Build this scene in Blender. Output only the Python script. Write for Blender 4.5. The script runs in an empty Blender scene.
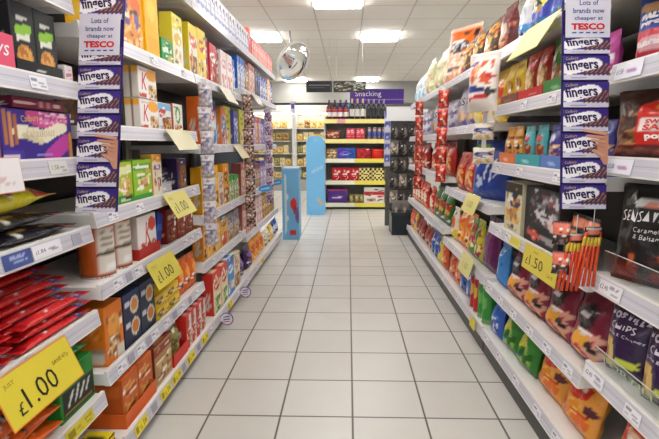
EXPOSURE = 0.05
import bpy, math, random
from mathutils import Vector, Matrix, noise
rnd = random.Random(11)
PI = math.pi
R = math.radians
SC = bpy.context.scene
COL = SC.collection

# ------------------------------------------------------------------ colours and print art
def lin(h):
    if not isinstance(h, str):
        return h
    o = []
    for i in (0, 2, 4):
        c = int(h[i:i + 2], 16) / 255
        o.append(c / 12.92 if c <= .04045 else ((c + .055) / 1.055) ** 2.4)
    return (o[0], o[1], o[2], 1.0)

def h1(x):
    x = math.sin(x * 127.1 + 3.7) * 43758.5453
    return x - math.floor(x)

def paint(bg, layers=()):
    """print artwork of a pack: layers over a base colour, u left to right and v bottom to top"""
    bg = lin(bg)
    L = []
    for l in layers:
        l = list(l)
        if l[0] == 'n':
            l[6] = [lin(c) for c in l[6]]
        else:
            l[-1] = lin(l[-1])
        L.append(l)
    def f(u, v):
        c = bg
        for l in L:
            k = l[0]
            if k == 'r':
                if l[1] <= u <= l[3] and l[2] <= v <= l[4]: c = l[5]
            elif k == 'e':
                if ((u - l[1]) / l[3]) ** 2 + ((v - l[2]) / l[4]) ** 2 <= 1: c = l[5]
            elif k == 'd':
                x0, y0, x1, y1, w = l[1:6]
                dx, dy = x1 - x0, y1 - y0
                t = max(0, min(1, ((u - x0) * dx + (v - y0) * dy) / (dx * dx + dy * dy)))
                if math.hypot(u - x0 - t * dx, v - y0 - t * dy) < w: c = l[6]
            elif k == 'n':
                x0, y0, x1, y1, s = l[1:6]
                if ((u - (x0 + x1) / 2) / ((x1 - x0) / 2)) ** 4 + ((v - (y0 + y1) / 2) / ((y1 - y0) / 2)) ** 4 <= 1:
                    a, b = u * s, v * s * 1.25
                    ia, ib = math.floor(a), math.floor(b)
                    best, q = 9., 0.
                    for da in (-1, 0, 1):
                        for db in (-1, 0, 1):
                            g = (ia + da) * 7.13 + (ib + db) * 3.71 + s
                            dd = (ia + da + h1(g + .3) - a) ** 2 + (ib + db + h1(g + .7) - b) ** 2
                            if dd < best: best, q = dd, h1(g)
                    cs = l[6]
                    c = cs[int(q * len(cs)) % len(cs)]
            elif k == 't':
                x0, y0, x1, y1, n = l[1:6]
                if x0 <= u <= x1 and y0 <= v <= y1:
                    q = (v - y0) / (y1 - y0) * n
                    if q - math.floor(q) < .5 and h1(math.floor(q) * 5.3 + math.floor((u - x0) * 19) * 1.7) > .25 and u < x1 - (x1 - x0) * .4 * h1(math.floor(q) * 2.9):
                        c = l[6]
            elif k == 'b':          # barcode
                if l[1] <= u <= l[3] and l[2] <= v <= l[4]:
                    c = l[5] if h1(math.floor((u - l[1]) / (l[3] - l[1]) * 24) * 1.31) > .5 else (.8, .8, .8, 1)
            elif k == 's':          # diagonal stripes inside a rectangle
                x0, y0, x1, y1, n, sl = l[1:7]
                if x0 <= u <= x1 and y0 <= v <= y1:
                    q = (u - x0 + sl * (v - y0)) * n
                    if q - math.floor(q) < .5: c = l[7]
            elif k == 'c':          # checks
                x0, y0, x1, y1, n = l[1:6]
                if x0 <= u <= x1 and y0 <= v <= y1 and (math.floor((u - x0) * n) + math.floor((v - y0) * n)) % 2 == 0: c = l[6]
        return c
    return f

# ------------------------------------------------------------------ materials
MAT = {}
def nt(name):
    m = bpy.data.materials.new(name)
    m.use_nodes = True
    MAT[name] = m
    n = m.node_tree.nodes
    return m, n, m.node_tree.links, n['Principled BSDF']

def printed(name, rough, spec=.5, metal=0., bump=0., bscale=40, coat=0.):
    m, n, l, b = nt(name)
    a = n.new('ShaderNodeVertexColor'); a.layer_name = 'Col'
    l.new(a.outputs[0], b.inputs['Base Color'])
    b.inputs['Roughness'].default_value = rough
    b.inputs['Specular IOR Level'].default_value = spec
    b.inputs['Metallic'].default_value = metal
    b.inputs['Coat Weight'].default_value = coat
    b.inputs['Coat Roughness'].default_value = .12
    if bump:
        t = n.new('ShaderNodeTexCoord'); z = n.new('ShaderNodeTexNoise'); z.inputs['Scale'].default_value = bscale
        z.inputs['Detail'].default_value = 2
        k = n.new('ShaderNodeBump'); k.inputs['Strength'].default_value = bump; k.inputs['Distance'].default_value = .02
        l.new(t.outputs['Object'], z.inputs['Vector']); l.new(z.outputs[0], k.inputs['Height']); l.new(k.outputs[0], b.inputs['Normal'])
    return m

printed('carton_print', .45, .3)
printed('matt_print', .65, .3)
printed('foil_print', .32, .4, .05, .4, 28, .18)
printed('gloss_print', .16, .5)
printed('painted_steel', .38, .4, 0, .02, 90)
printed('plastic_print', .3, .5)

def clear_plastic(name, tint=(1, 1, 1, 1), gloss=.18):
    m, n, l, b = nt(name)
    o = n['Material Output']
    t = n.new('ShaderNodeBsdfTransparent'); t.inputs[0].default_value = tint
    g = n.new('ShaderNodeBsdfGlossy'); g.inputs['Roughness'].default_value = .12; g.inputs[0].default_value = (.9, .9, .9, 1)
    mx = n.new('ShaderNodeMixShader'); mx.inputs[0].default_value = gloss
    l.new(t.outputs[0], mx.inputs[1]); l.new(g.outputs[0], mx.inputs[2]); l.new(mx.outputs[0], o.inputs[0])
    n.remove(b)
    return m
clear_plastic('clear_plastic', (.95, .97, .97, 1), .10)
clear_plastic('clear_film', (.96, .97, .98, 1), .06)

def plain(name, col, rough=.5, metal=0., spec=.5, emit=None, trans=0):
    m, n, l, b = nt(name)
    c = lin(col)
    b.inputs['Base Color'].default_value = c
    b.inputs['Roughness'].default_value = rough
    b.inputs['Metallic'].default_value = metal
    b.inputs['Specular IOR Level'].default_value = spec
    b.inputs['Transmission Weight'].default_value = trans
    if emit:
        b.inputs['Emission Color'].default_value = (1, .985, .965, 1)
        b.inputs['Emission Strength'].default_value = emit
    else:   # slight unevenness of the surface
        z = n.new('ShaderNodeTexNoise'); z.inputs['Scale'].default_value = 60
        t = n.new('ShaderNodeTexCoord'); l.new(t.outputs['Object'], z.inputs['Vector'])
        k = n.new('ShaderNodeMapRange'); k.inputs[3].default_value = max(.02, rough - .05); k.inputs[4].default_value = rough + .05
        l.new(z.outputs[0], k.inputs[0]); l.new(k.outputs[0], b.inputs['Roughness'])
    return m
plain('mirror', 'f2f4f4', .02, 1.0)
plain('chrome', 'c8c8c8', .2, 1.0)
plain('wall_paint', 'd4d0ca', .8, 0, .2)
plain('bulkhead_paint', '9a9893', .8, 0, .2)
plain('light_panel', 'ffffff', .5, 0, .5, 20.0)
plain('chiller_tube', 'fff4d8', .5, 0, .5, 38.0)
plain('bottle_glass_dark', '16140f', .06, 0, .6)
plain('bottle_glass_red', '5a0f14', .06, 0, .6)

# ------------------------------------------------------------------ mesh collector
class MB:
    def __init__(s, mats=('carton_print',)):
        s.v, s.f, s.c, s.m, s.sm, s.mats = [], [], [], [], [], list(mats)
    def vert(s, p, c):
        s.v.append(tuple(p)); s.c.append(lin(c)); return len(s.v) - 1
    def face(s, idx, m=0, sm=False):
        s.f.append(tuple(idx)); s.m.append(m); s.sm.append(sm)
    def grid(s, P, nu, nv, colf, m=0, sm=False):
        b = len(s.v)
        for j in range(nv + 1):
            for i in range(nu + 1):
                u, v = i / nu, j / nv
                s.vert(P(u, v), colf(min(max(u, .001), .999), min(max(v, .001), .999)))
        for j in range(nv):
            for i in range(nu):
                a = b + j * (nu + 1) + i
                s.face((a, a + 1, a + nu + 2, a + nu + 1), m, sm)
    def quad(s, a, b, c, d, col, m=0):
        k = [s.vert(p, col) for p in (a, b, c, d)]
        s.face(k, m)
    def box(s, x0, x1, y0, y1, z0, z1, col, m=0):
        k = [s.vert((x, y, z), col) for z in (z0, z1) for x, y in ((x0, y0), (x1, y0), (x1, y1), (x0, y1))]
        for f in ((3, 2, 1, 0), (4, 5, 6, 7), (0, 1, 5, 4), (1, 2, 6, 5), (2, 3, 7, 6), (3, 0, 4, 7)):
            s.face([k[i] for i in f], m)
    def prism(s, prof, y0, y1, col, m=0):
        """profile in x,z pushed along y"""
        n = len(prof)
        a = [s.vert((x, y0, z), col) for x, z in prof]; b = [s.vert((x, y1, z), col) for x, z in prof]
        s.face(a, m); s.face(b[::-1], m)
        for i in range(n):
            j = (i + 1) % n
            s.face((a[i], b[i], b[j], a[j]), m)
    def lathe(s, prof, n, col, m=0, c=(0, 0)):
        rings = []
        for q in prof:
            r, z = q[0], q[1]; cc = q[2] if len(q) > 2 else col
            rings.append([s.vert((c[0] + r * math.cos(2 * PI * i / n), c[1] + r * math.sin(2 * PI * i / n), z), cc) for i in range(n)])
        for a, b in zip(rings, rings[1:]):
            for i in range(n):
                j = (i + 1) % n
                s.face((a[i], a[j], b[j], b[i]), m, True)
        s.face(rings[0][::-1], m); s.face(rings[-1], m)
    def tube(s, p, q, r, col, m=0, n=8):
        p, q = Vector(p), Vector(q)
        d = (q - p).normalized()
        a = d.orthogonal().normalized(); b = d.cross(a)
        A = [s.vert(p + (a * math.cos(2 * PI * i / n) + b * math.sin(2 * PI * i / n)) * r, col) for i in range(n)]
        B = [s.vert(q + (a * math.cos(2 * PI * i / n) + b * math.sin(2 * PI * i / n)) * r, col) for i in range(n)]
        for i in range(n):
            j = (i + 1) % n
            s.face((A[i], A[j], B[j], B[i]), m, True)
        s.face(A[::-1], m); s.face(B, m)
    def poly(s, pts, col, m=0):
        s.face([s.vert(p, col) for p in pts], m)
    def text(s, txt, P, u0, v0, u1, v1, col, m=0, rot=0., bold=0., shear=0.):
        """lettering fitted to the box u0..u1, v0..v1 of the surface P(u, v)"""
        V, F = glyphs(txt, bold, shear)
        xs = [p[0] for p in V]; ys = [p[1] for p in V]
        ax, bx, ay, by = min(xs), max(xs), min(ys), max(ys)
        b = len(s.v)
        cu, cv = (u0 + u1) / 2, (v0 + v1) / 2
        for x, y in V:
            du = ((x - ax) / (bx - ax) - .5) * (u1 - u0); dv = ((y - ay) / max(by - ay, 1e-6) - .5) * (v1 - v0)
            s.vert(P(cu + du * math.cos(rot) - dv * math.sin(rot), cv + du * math.sin(rot) + dv * math.cos(rot)), col)
        for f in F:
            s.face([b + i for i in f], m)
    def mesh(s, name, M=None):
        me = bpy.data.meshes.new(name)
        v = [tuple(M @ Vector(p)) for p in s.v] if M else s.v
        me.from_pydata(v, [], s.f)
        for x in s.mats: me.materials.append(MAT[x])
        me.polygons.foreach_set('material_index', s.m)
        me.polygons.foreach_set('use_smooth', s.sm)
        a = me.color_attributes.new('Col', 'FLOAT_COLOR', 'POINT')
        a.data.foreach_set('color', [k for c in s.c for k in c])
        me.update()
        return me

_G = {}
def glyphs(txt, bold=0., shear=0.):
    k = (txt, bold, shear)
    if k not in _G:
        cu = bpy.data.curves.new('lettering', 'FONT')
        cu.body = txt; cu.resolution_u = 2; cu.offset = bold; cu.shear = shear; cu.space_line = .85; cu.align_x = 'CENTER'
        ob = bpy.data.objects.new('lettering', cu); COL.objects.link(ob)
        bpy.context.view_layer.update()
        me = bpy.data.meshes.new_from_object(ob.evaluated_get(bpy.context.evaluated_depsgraph_get()))
        _G[k] = ([(p.co.x, p.co.y) for p in me.vertices], [tuple(p.vertices) for p in me.polygons])
        bpy.data.objects.remove(ob); bpy.data.meshes.remove(me); bpy.data.curves.remove(cu)
    return _G[k]

# ------------------------------------------------------------------ objects, labels
def link(name, me, parent=None, loc=(0, 0, 0), rot=(0, 0, 0)):
    o = bpy.data.objects.new(name, me)
    COL.objects.link(o)
    o.location = loc; o.rotation_euler = rot
    if parent is not None: o.parent = parent
    return o
def tag(o, label=None, cat=None, group=None, kind=None):
    if label: o['label'] = label
    if cat: o['category'] = cat
    if group: o['group'] = group
    if kind: o['kind'] = kind
    return o
def struct(name, mb, label=None):
    return tag(link(name, mb.mesh(name)), label, None, None, 'structure')
ORD = 'first second third fourth fifth sixth seventh eighth ninth tenth eleventh twelfth thirteenth fourteenth fifteenth sixteenth'.split()
REG = {}      # (description, place, how counted) -> objects, near to far, low to high
def register(o, desc, place, cat, how='from camera'):
    o['category'] = cat
    REG.setdefault((desc, place, how), []).append(o)
def short(t):
    for a, b in ((' down', ''), (' the ', ' '), (' a ', ' '), (' on clip strip', ''), (', halfway along farthest left bay', ', farthest left bay'), (' by ', ' by ')):
        if len(t.split()) <= 16: break
        t = t.replace(a, b)
    return t
def finish_labels():
    for (desc, place, how), L in REG.items():
        for i, o in enumerate(L):
            if len(L) == 1:
                o['label'] = short(f'{desc}, {place}')
            else:
                o['label'] = short(f'{desc}, {ORD[i]} {how}, {place}')
                o['group'] = f'repeats of {desc}, {place}'

# ------------------------------------------------------------------ pack designs
D = {}
class Design: pass
def reg(key, name, desc, cat, w, d, h, me, parts=()):
    q = Design(); q.name, q.desc, q.cat, q.w, q.d, q.h, q.me, q.parts = name, desc, cat, w, d, h, me, parts
    assert key not in D, key
    assert all(x.desc != desc for x in D.values()), desc
    D[key] = q
    return q

EPS = .0007
PLAIN = set('purplefinger tortilla blackcrisp blackcrispside popred kwhite kstraw brightyellow blackcookie bluelean browntube greenbox checkbox navycookie maroonslim whitecode saltedblue purplebag silverbag bluehuge'.split())
def busy(key, bg, art, n=13):
    """small print of a pack: seals, dashes of lettering and pictured bits in the pack's own colours"""
    if key in PLAIN: return art
    r = random.Random(sum(ord(c) * (i + 3) for i, c in enumerate(key)))
    pal = [c for l in art for c in (l[6] if l[0] == 'n' else [l[-1]])] + ['f2eee6', 'f2eee6', '2c2522', bg]
    out = list(art)
    for i in range(n):
        u, v = r.uniform(.08, .92), r.uniform(.06, .94)
        c = r.choice(pal); k = r.random()
        if k < .5:
            L = r.uniform(.06, .22); out.append(('d', max(.05, u - L), v, min(.95, u + L), v + r.uniform(-.02, .04), r.uniform(.012, .03), c))
        elif k < .8: out.append(('e', u, v, r.uniform(.04, .13), r.uniform(.025, .08), c))
        else: out.append(('r', u - .08, v - .03, u + .1, v + .04, c))
    return tuple(out)
def carton(key, name, desc, w, d, h, bg, art=(), side=None, top=None, tx=(), res=(14, 18), mat='carton_print', cat='box', sart=None, parts=()):
    """folded carton: front at y = 0 facing -y, standing on z = 0"""
    mb = MB((mat,))
    if key not in PLAIN:
        art = busy(key, bg, art); res = (max(res[0], 20), max(res[1], 26))
    fr = paint(bg, art)
    e = min(.0025, w * .03)          # softened edges
    mb.grid(lambda u, v: (-w / 2 + e + u * (w - 2 * e), 0, e + v * (h - 2 * e)), res[0], res[1], fr)
    if sart is None:
        sart = (('t', .15, .12, .85, .5, 9, 'cfcabd'), ('r', .1, .62, .9, .9, side or bg))
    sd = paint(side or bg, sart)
    for s in (-1, 1):
        mb.grid(lambda u, v: (s * w / 2, e + (u if s > 0 else 1 - u) * (d - 2 * e), e + v * (h - 2 * e)), 8, 12, sd)
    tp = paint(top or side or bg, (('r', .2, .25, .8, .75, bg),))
    mb.grid(lambda u, v: (-w / 2 + e + u * (w - 2 * e), e + v * (d - 2 * e), h), 6, 4, tp)
    mb.grid(lambda u, v: (w / 2 - e - u * (w - 2 * e), d, e + v * (h - 2 * e)), 2, 2, lambda u, v: lin(side or bg))
    mb.grid(lambda u, v: (-w / 2 + e + u * (w - 2 * e), d - e - v * (d - 2 * e), 0), 1, 1, lambda u, v: lin(side or bg))
    ec = lin(side or bg)             # chamfers
    X0, X1 = -w / 2, w / 2
    for s in (-1, 1):
        q = [(s * w / 2, e, e), (s * (w / 2 - e), 0, e), (s * (w / 2 - e), 0, h - e), (s * w / 2, e, h - e)]
        mb.quad(*(q if s < 0 else q[::-1]), ec)
        q = [(s * w / 2, e, h - e), (s * w / 2, d - e, h - e), (s * (w / 2 - e), d - e, h), (s * (w / 2 - e), e, h)]
        mb.quad(*(q if s > 0 else q[::-1]), ec)
        q = [(s * w / 2, d - e, e), (s * (w / 2 - e), d, e), (s * (w / 2 - e), d, h - e), (s * w / 2, d - e, h - e)]
        mb.quad(*(q if s > 0 else q[::-1]), ec)
    mb.quad((X0 + e, 0, h - e), (X1 - e, 0, h - e), (X1 - e, e, h), (X0 + e, e, h), ec)
    for t in tx:
        mb.text(t[0], lambda u, v: (-w / 2 + u * w, -EPS, v * h), *t[1:5], t[5], 0, *(t[6:]))
    return reg(key, name, desc, cat, w, d, h, mb.mesh(name), parts)

def bag_mesh(w, h, t, bg, art=(), seal=None, tx=(), res=(20, 26), mat='foil_print', back=None, wr=1., seed=0, film=None):
    """pillow bag with crimped seals, front towards -y, standing on z = 0, depth about t"""
    nu, nv = res
    mb = MB((mat,) if not film else (mat, film))
    fr = paint(bg, art)
    sl = lin(seal or bg); bk = lin(back or bg)
    SB, STP = .045, .93
    def env(v):
        if v < SB or v > STP: return 0.
        q = (v - SB) / (STP - SB)
        return min(1., (q / .16) ** .55 if q < .16 else 1) * min(1., ((1 - q) / .34) ** .75)
    def surf(u, v, side, off=0.):
        e = env(v)
        x = (u - .5) * w * (1 - .07 * e)
        b = max(0., 1 - abs(2 * u - 1) ** 2.3) ** .62
        y = t / 2 * e * b
        k = noise.noise(Vector((u * 3.1 + seed * 7.7, v * 3.3, side * 5. + seed)))
        k2 = noise.noise(Vector((u * 8 + seed * 3.3, v * 3., side * 3.)))
        edge = 1 - e * .75
        y += t * wr * e * (.10 * k) * b + t * wr * .10 * k2 * edge * b * (1 if SB < v < STP else .35)
        zig = 0.
        x += w * .012 * wr * noise.noise(Vector((v * 6, seed * 2., 9.)))
        return (x, side * (max(y, .0006) + off) + t / 2, v * h + zig)
    ring = []
    for j in range(nv + 1):
        v = j / nv
        row = []
        for i in range(nu + 1):
            u = i / nu
            p = surf(u, v, -1)
            c = sl if (v < SB or v > STP) else fr(min(max(u, .001), .999), min(max((v - SB) / (STP - SB), .001), .999))
            row.append(mb.vert((p[0], p[1], p[2] + (.0035 * (i % 2) if j == nv else 0)), c))
        for i in range(nu, -1, -1):
            u = i / nu
            p = surf(u, v, 1)
            c = sl if (v < SB or v > STP) else bk
            row.append(mb.vert((p[0], p[1], p[2] + (.0035 * (i % 2) if j == nv else 0)), c))
        ring.append(row)
    n = len(ring[0])
    for a, b in zip(ring, ring[1:]):
        for i in range(n):
            j = (i + 1) % n
            mb.face((a[i], a[j], b[j], b[i]), 0, True)
    mb.face(ring[0][::-1]); mb.face(ring[-1])
    for q in tx:
        mb.text(q[0], lambda u, v: surf(u, SB + v * (STP - SB), -1, .0038), *q[1:5], q[5], 0, *(q[6:]))
    return mb

def bag(key, name, desc, w, h, t, bg, art=(), cat='bag', lay=False, **k):
    mb = bag_mesh(w, h, t, bg, busy(key, bg, art, 9), **k)
    M = None
    if lay:       # lying on its back, its length along the shelf
        M = Matrix(((0, 0, 1, -h / 2), (1, 0, 0, w / 2), (0, -1, 0, t * 1.0), (0, 0, 0, 1)))
        M = Matrix.Translation((0, 0, t * .1)) @ M
        return reg(key, name, desc, cat, h, w, t * 1.2, mb.mesh(name, M))
    return reg(key, name, desc, cat, w, t * 1.12, h, mb.mesh(name, Matrix.Translation((0, t * .06, 0))))

def tray(key, desc, w, d, h, col, art=(), back=None, name='display_tray', tx=(), inner='b9a489', cat='tray'):
    """shelf-ready tray: low printed front, sloping sides, higher back"""
    back = back or h * 1.5
    mb = MB(('carton_print',))
    th = .003
    c = lin(col); ci = lin(inner)
    mb.grid(lambda u, v: (-w / 2 + u * w, 0, v * h), 16, 8, paint(col, art))
    mb.quad((w / 2, th, 0), (-w / 2, th, 0), (-w / 2, th, h), (w / 2, th, h), ci)
    mb.quad((-w / 2, 0, h), (w / 2, 0, h), (w / 2, th, h), (-w / 2, th, h), ci)
    for s in (-1, 1):
        x0, x1 = (s * w / 2, s * (w / 2 - th))
        A = [(0, 0), (d, 0), (d, back), (d * .45, h * 1.05), (0, h)]
        mb.poly([(x0, y, z) for y, z in (A if s > 0 else A[::-1])], c)
        mb.poly([(x1, y, z) for y, z in (A[::-1] if s > 0 else A)], ci)
        for (ya, za), (yb, zb) in zip(A[1:], A[2:]):
            mb.poly([(x0, ya, za), (x0, yb, zb), (x1, yb, zb), (x1, ya, za)], ci)
    mb.box(-w / 2 + th, w / 2 - th, th, d, 0, th, ci)
    mb.box(-w / 2 + th, w / 2 - th, d - th, d, th, back, ci)
    for t in tx:
        mb.text(t[0], lambda u, v: (-w / 2 + u * w, -EPS, v * h), *t[1:5], t[5], 0, *(t[6:]))
    return reg(key, name, desc, cat, w, d, h, mb.mesh(name))

def tube_pack(key, name, desc, r, h, bg, art=(), cat='pack', cap='d8d8d8', n=28, nv=18):
    mb = MB(('gloss_print',))
    f = paint(bg, art)
    mb.grid(lambda u, v: (-r * math.sin(PI * 2 * (u - .5)) * -1, r - r * math.cos(PI * 2 * (u - .5)), v * h), n, nv, f, 0, True)
    q = reg(key, name, desc, cat, 2 * r, 2 * r, h * 1.06, mb.mesh(name))
    b = MB(('gloss_print',))
    b.lathe([(r * .99, 0), (r * 1.02, 0.001), (r * 1.02, h * .045), (r * .9, h * .055)], 24, cap)
    q.parts = (('lid', b.mesh('lid'), (0, r, h)),)
    b2 = MB(('gloss_print',)); b2.lathe([(r * 1.005, .0), (r * 1.005, .006)], 24, 'b0b0b0')
    q.parts += (('base_rim', b2.mesh('base_rim'), (0, r, 0)),)
    return q

def put(key, x, y, z, rz, place=None, desc=None, how='from camera', rx=0., ry=0.):
    q = D[key]
    o = link(q.name, q.me)
    o.rotation_euler = (Matrix.Rotation(rz, 3, 'Z') @ Matrix.Rotation(ry, 3, 'Y') @ Matrix.Rotation(rx, 3, 'X')).to_euler()
    if rx or ry:          # a leaning pack rests on its lowest edge
        m3 = o.rotation_euler.to_matrix()
        z -= min((m3 @ v.co).z for v in q.me.vertices)
    o.location = (x, y, z)
    for n, me, l in q.parts:
        link(n, me, o, l)
    if place: register(o, desc or q.desc, place, q.cat, how)
    return o

def check_labels():
    for o in SC.objects:
        if o.parent is None and 'label' in o and len(o['label'].replace(',', '').split()) > 16: print('LONG', len(o['label'].replace(',', '').split()), o['label'])
# ------------------------------------------------------------------ camera
cam = bpy.data.cameras.new('camera'); co = bpy.data.objects.new('camera', cam); COL.objects.link(co)
cam.sensor_fit = 'HORIZONTAL'; cam.sensor_width = 36; cam.lens = 464 / 659 * 36; cam.shift_x = -7.2 / 659
cam.clip_start = .05
co.location = (0, 0, 1.227)
co.rotation_euler = (R(90 - 9.24), 0, R(1.4))
SC.camera = co
SC.view_settings.view_transform = 'Standard'; SC.view_settings.look = 'None'; SC.view_settings.gamma = 1
SC.view_settings.exposure = EXPOSURE
SC.cycles.use_denoising = True
SC.cycles.max_bounces = 8; SC.cycles.transparent_max_bounces = 24
SC.cycles.caustics_reflective = False; SC.cycles.caustics_refractive = False
SC.cycles.sample_clamp_indirect = 6
w = bpy.data.worlds.new('added_daylight'); SC.world = w; w.use_nodes = True
w.node_tree.nodes['Background'].inputs[0].default_value = (.93, .97, 1, 1); w.node_tree.nodes['Background'].inputs[1].default_value = 1.3     # overcast daylight outside the added shop front, there to brighten the room

# ------------------------------------------------------------------ room shell
ZC, YB, YF, XW = 2.84, 13.6, -3.2, 6.4
def tiled(name, size, ox, oy, c1, c2, groutc, gw, rough, spec, var=.5):
    m, n, l, b = nt(name)
    g = n.new('ShaderNodeNewGeometry'); sp = n.new('ShaderNodeSeparateXYZ'); l.new(g.outputs['Position'], sp.inputs[0])
    def math_(op, a, bb=None):
        k = n.new('ShaderNodeMath'); k.operation = op
        for i, x in enumerate((a, bb)):
            if x is None: continue
            if isinstance(x, (int, float)): k.inputs[i].default_value = x
            else: l.new(x, k.inputs[i])
        return k.outputs[0]
    fx = math_('DIVIDE', math_('SUBTRACT', sp.outputs[0], ox), size); fy = math_('DIVIDE', math_('SUBTRACT', sp.outputs[1], oy), size)
    ix, iy = math_('FLOOR', fx), math_('FLOOR', fy)
    dx = math_('ABSOLUTE', math_('SUBTRACT', math_('SUBTRACT', fx, ix), .5)); dy = math_('ABSOLUTE', math_('SUBTRACT', math_('SUBTRACT', fy, iy), .5))
    edge = math_('MAXIMUM', dx, dy)
    mr = n.new('ShaderNodeMapRange'); mr.inputs[1].default_value = .5 - gw / size; mr.inputs[2].default_value = .5 - gw / size * .45
    l.new(edge, mr.inputs[0])
    cb = n.new('ShaderNodeCombineXYZ'); l.new(ix, cb.inputs[0]); l.new(iy, cb.inputs[1])
    wn = n.new('ShaderNodeTexWhiteNoise'); l.new(cb.outputs[0], wn.inputs[0])
    nz = n.new('ShaderNodeTexNoise'); nz.inputs['Scale'].default_value = 5; nz.inputs['Detail'].default_value = 6; l.new(g.outputs['Position'], nz.inputs['Vector'])
    a = math_('ADD', math_('MULTIPLY', wn.outputs[0], var), math_('MULTIPLY', nz.outputs[0], 1 - var))
    mx = n.new('ShaderNodeMix'); mx.data_type = 'RGBA'; mx.inputs[6].default_value = lin(c1); mx.inputs[7].default_value = lin(c2); l.new(a, mx.inputs[0])
    m2 = n.new('ShaderNodeMix'); m2.data_type = 'RGBA'; m2.inputs[7].default_value = lin(groutc); l.new(mr.outputs[0], m2.inputs[0]); l.new(mx.outputs[2], m2.inputs[6])
    l.new(m2.outputs[2], b.inputs['Base Color'])
    b.inputs['Specular IOR Level'].default_value = spec
    rr = n.new('ShaderNodeMapRange'); rr.inputs[3].default_value = rough - .07; rr.inputs[4].default_value = rough + .1; l.new(nz.outputs[0], rr.inputs[0]); l.new(rr.outputs[0], b.inputs['Roughness'])
    bp = n.new('ShaderNodeBump'); bp.inputs['Strength'].default_value = .5; bp.inputs['Distance'].default_value = .002; bp.invert = True
    l.new(mr.outputs[0], bp.inputs['Height']); l.new(bp.outputs[0], b.inputs['Normal'])
tiled('floor_tile', .33, .025, 1.942, 'cbc8c2', 'bdb9b2', '544f48', .006, .34, .5)
tiled('ceiling_tile', .6, .175, 7.02, 'f3eee6', 'f0ebe3', 'cdc7be', .012, .85, .2)
def slab(name, x0, x1, y0, y1, z0, z1, mat):
    mb = MB((mat,)); mb.box(x0, x1, y0, y1, z0, z1, 'ffffff'); return struct(name, mb)
slab('floor', -XW, XW, YF, YB, -.1, 0, 'floor_tile')
slab('ceiling', -XW, XW, YF, YB, ZC, ZC + .1, 'ceiling_tile')
slab('wall_back', -XW, XW, YB, YB + .1, 0, ZC, 'wall_paint')
mb = MB(('wall_paint',))          # added shop front behind the camera, glazed so daylight brightens the ceiling
for a in ((-XW, XW, 0, .35), (-XW, XW, 2.7, ZC), (-XW, -XW + .4, .35, 2.7), (XW - .4, XW, .35, 2.7)): mb.box(a[0], a[1], YF - .1, YF, a[2], a[3], 'ffffff')
struct('wall_front', mb)
mb = MB(('painted_steel', 'clear_film'))
for i in range(7):
    x = -XW + .4 + i * (2 * XW - .8) / 6
    mb.box(x - .03, x + .03, YF - .08, YF - .02, .35, 2.7, '6a6a6a')
for z in (.35, 2.66): mb.box(-XW + .43, XW - .43, YF - .08, YF - .02, z, z + .04, '6a6a6a')
mb.box(-XW + .43, XW - .43, YF - .055, YF - .045, .39, 2.66, 'ffffff', 1)
struct('added_window_1', mb)  # unseen glazing, added to let daylight in from behind the camera
slab('wall_left', -XW - .1, -XW, YF, YB, 0, ZC, 'wall_paint')
slab('wall_right', XW, XW + .1, YF, YB, 0, ZC, 'wall_paint')
slab('trim_1', -XW, XW, YB - 1.1, YB - .0, 2.3, ZC, 'bulkhead_paint')     # grey bulkhead above the chillers

# ceiling light panels
LP = [(.175, 7.02), (-.425, 5.22), (-1.625, 7.02), (.175, 11.7), (-1.625, 11.7), (-1.625, 3.42), (.175, 2.82), (-.425, 1.02), (-1.625, -.2), (.775, -.2), (-.425, -1.6),
      (2.575, 2.82), (2.575, 7.02), (-3.425, 3.42), (-3.425, 7.02), (2.575, 11.1), (1.975, 9.3)] + [(x, y) for x in (-5.225, -3.425, 2.575, 4.375) for y in (-1.38, 1.02, 4.62, 8.82) if (x, y) not in ()]  # panels out of view are added to light the foreground and ceiling
for i, (x, y) in enumerate(LP):
    o = bpy.data.objects.new('ceiling_light', None); COL.objects.link(o); o.location = (x + .3, y + .3, ZC)
    mb = MB(('painted_steel',))
    for a in ((-.298, .298, -.298, -.27), (-.298, .298, .27, .298), (-.298, -.27, -.27, .27), (.27, .298, -.27, .27)):
        mb.box(a[0], a[1], a[2], a[3], -.012, -.001, 'e8e6e2')
    link('frame', mb.mesh('frame'), o)
    mb = MB(('light_panel',)); mb.box(-.27, .27, -.27, .27, -.04, -.001, 'ffffff')  # dropped below the ceiling so its glowing sides brighten the tiles
    link('diffuser', mb.mesh('diffuser'), o)
    tag(o, {0: 'square lit ceiling panel above the aisle, near the round mirror, right one', 1: 'lit ceiling panel cut by the top edge of the photo above the aisle',
            2: 'lit ceiling panel peeking over the pink boxes beside the round mirror', 3: 'small far lit ceiling panel right of the dark hanging sign',
            4: 'far lit ceiling panel left of the dark hanging sign'}.get(i, 'lit square ceiling panel outside the view of the photo'), 'ceiling light',
        'ceiling light panels' if i < 5 else 'ceiling panels outside the view')

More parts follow.
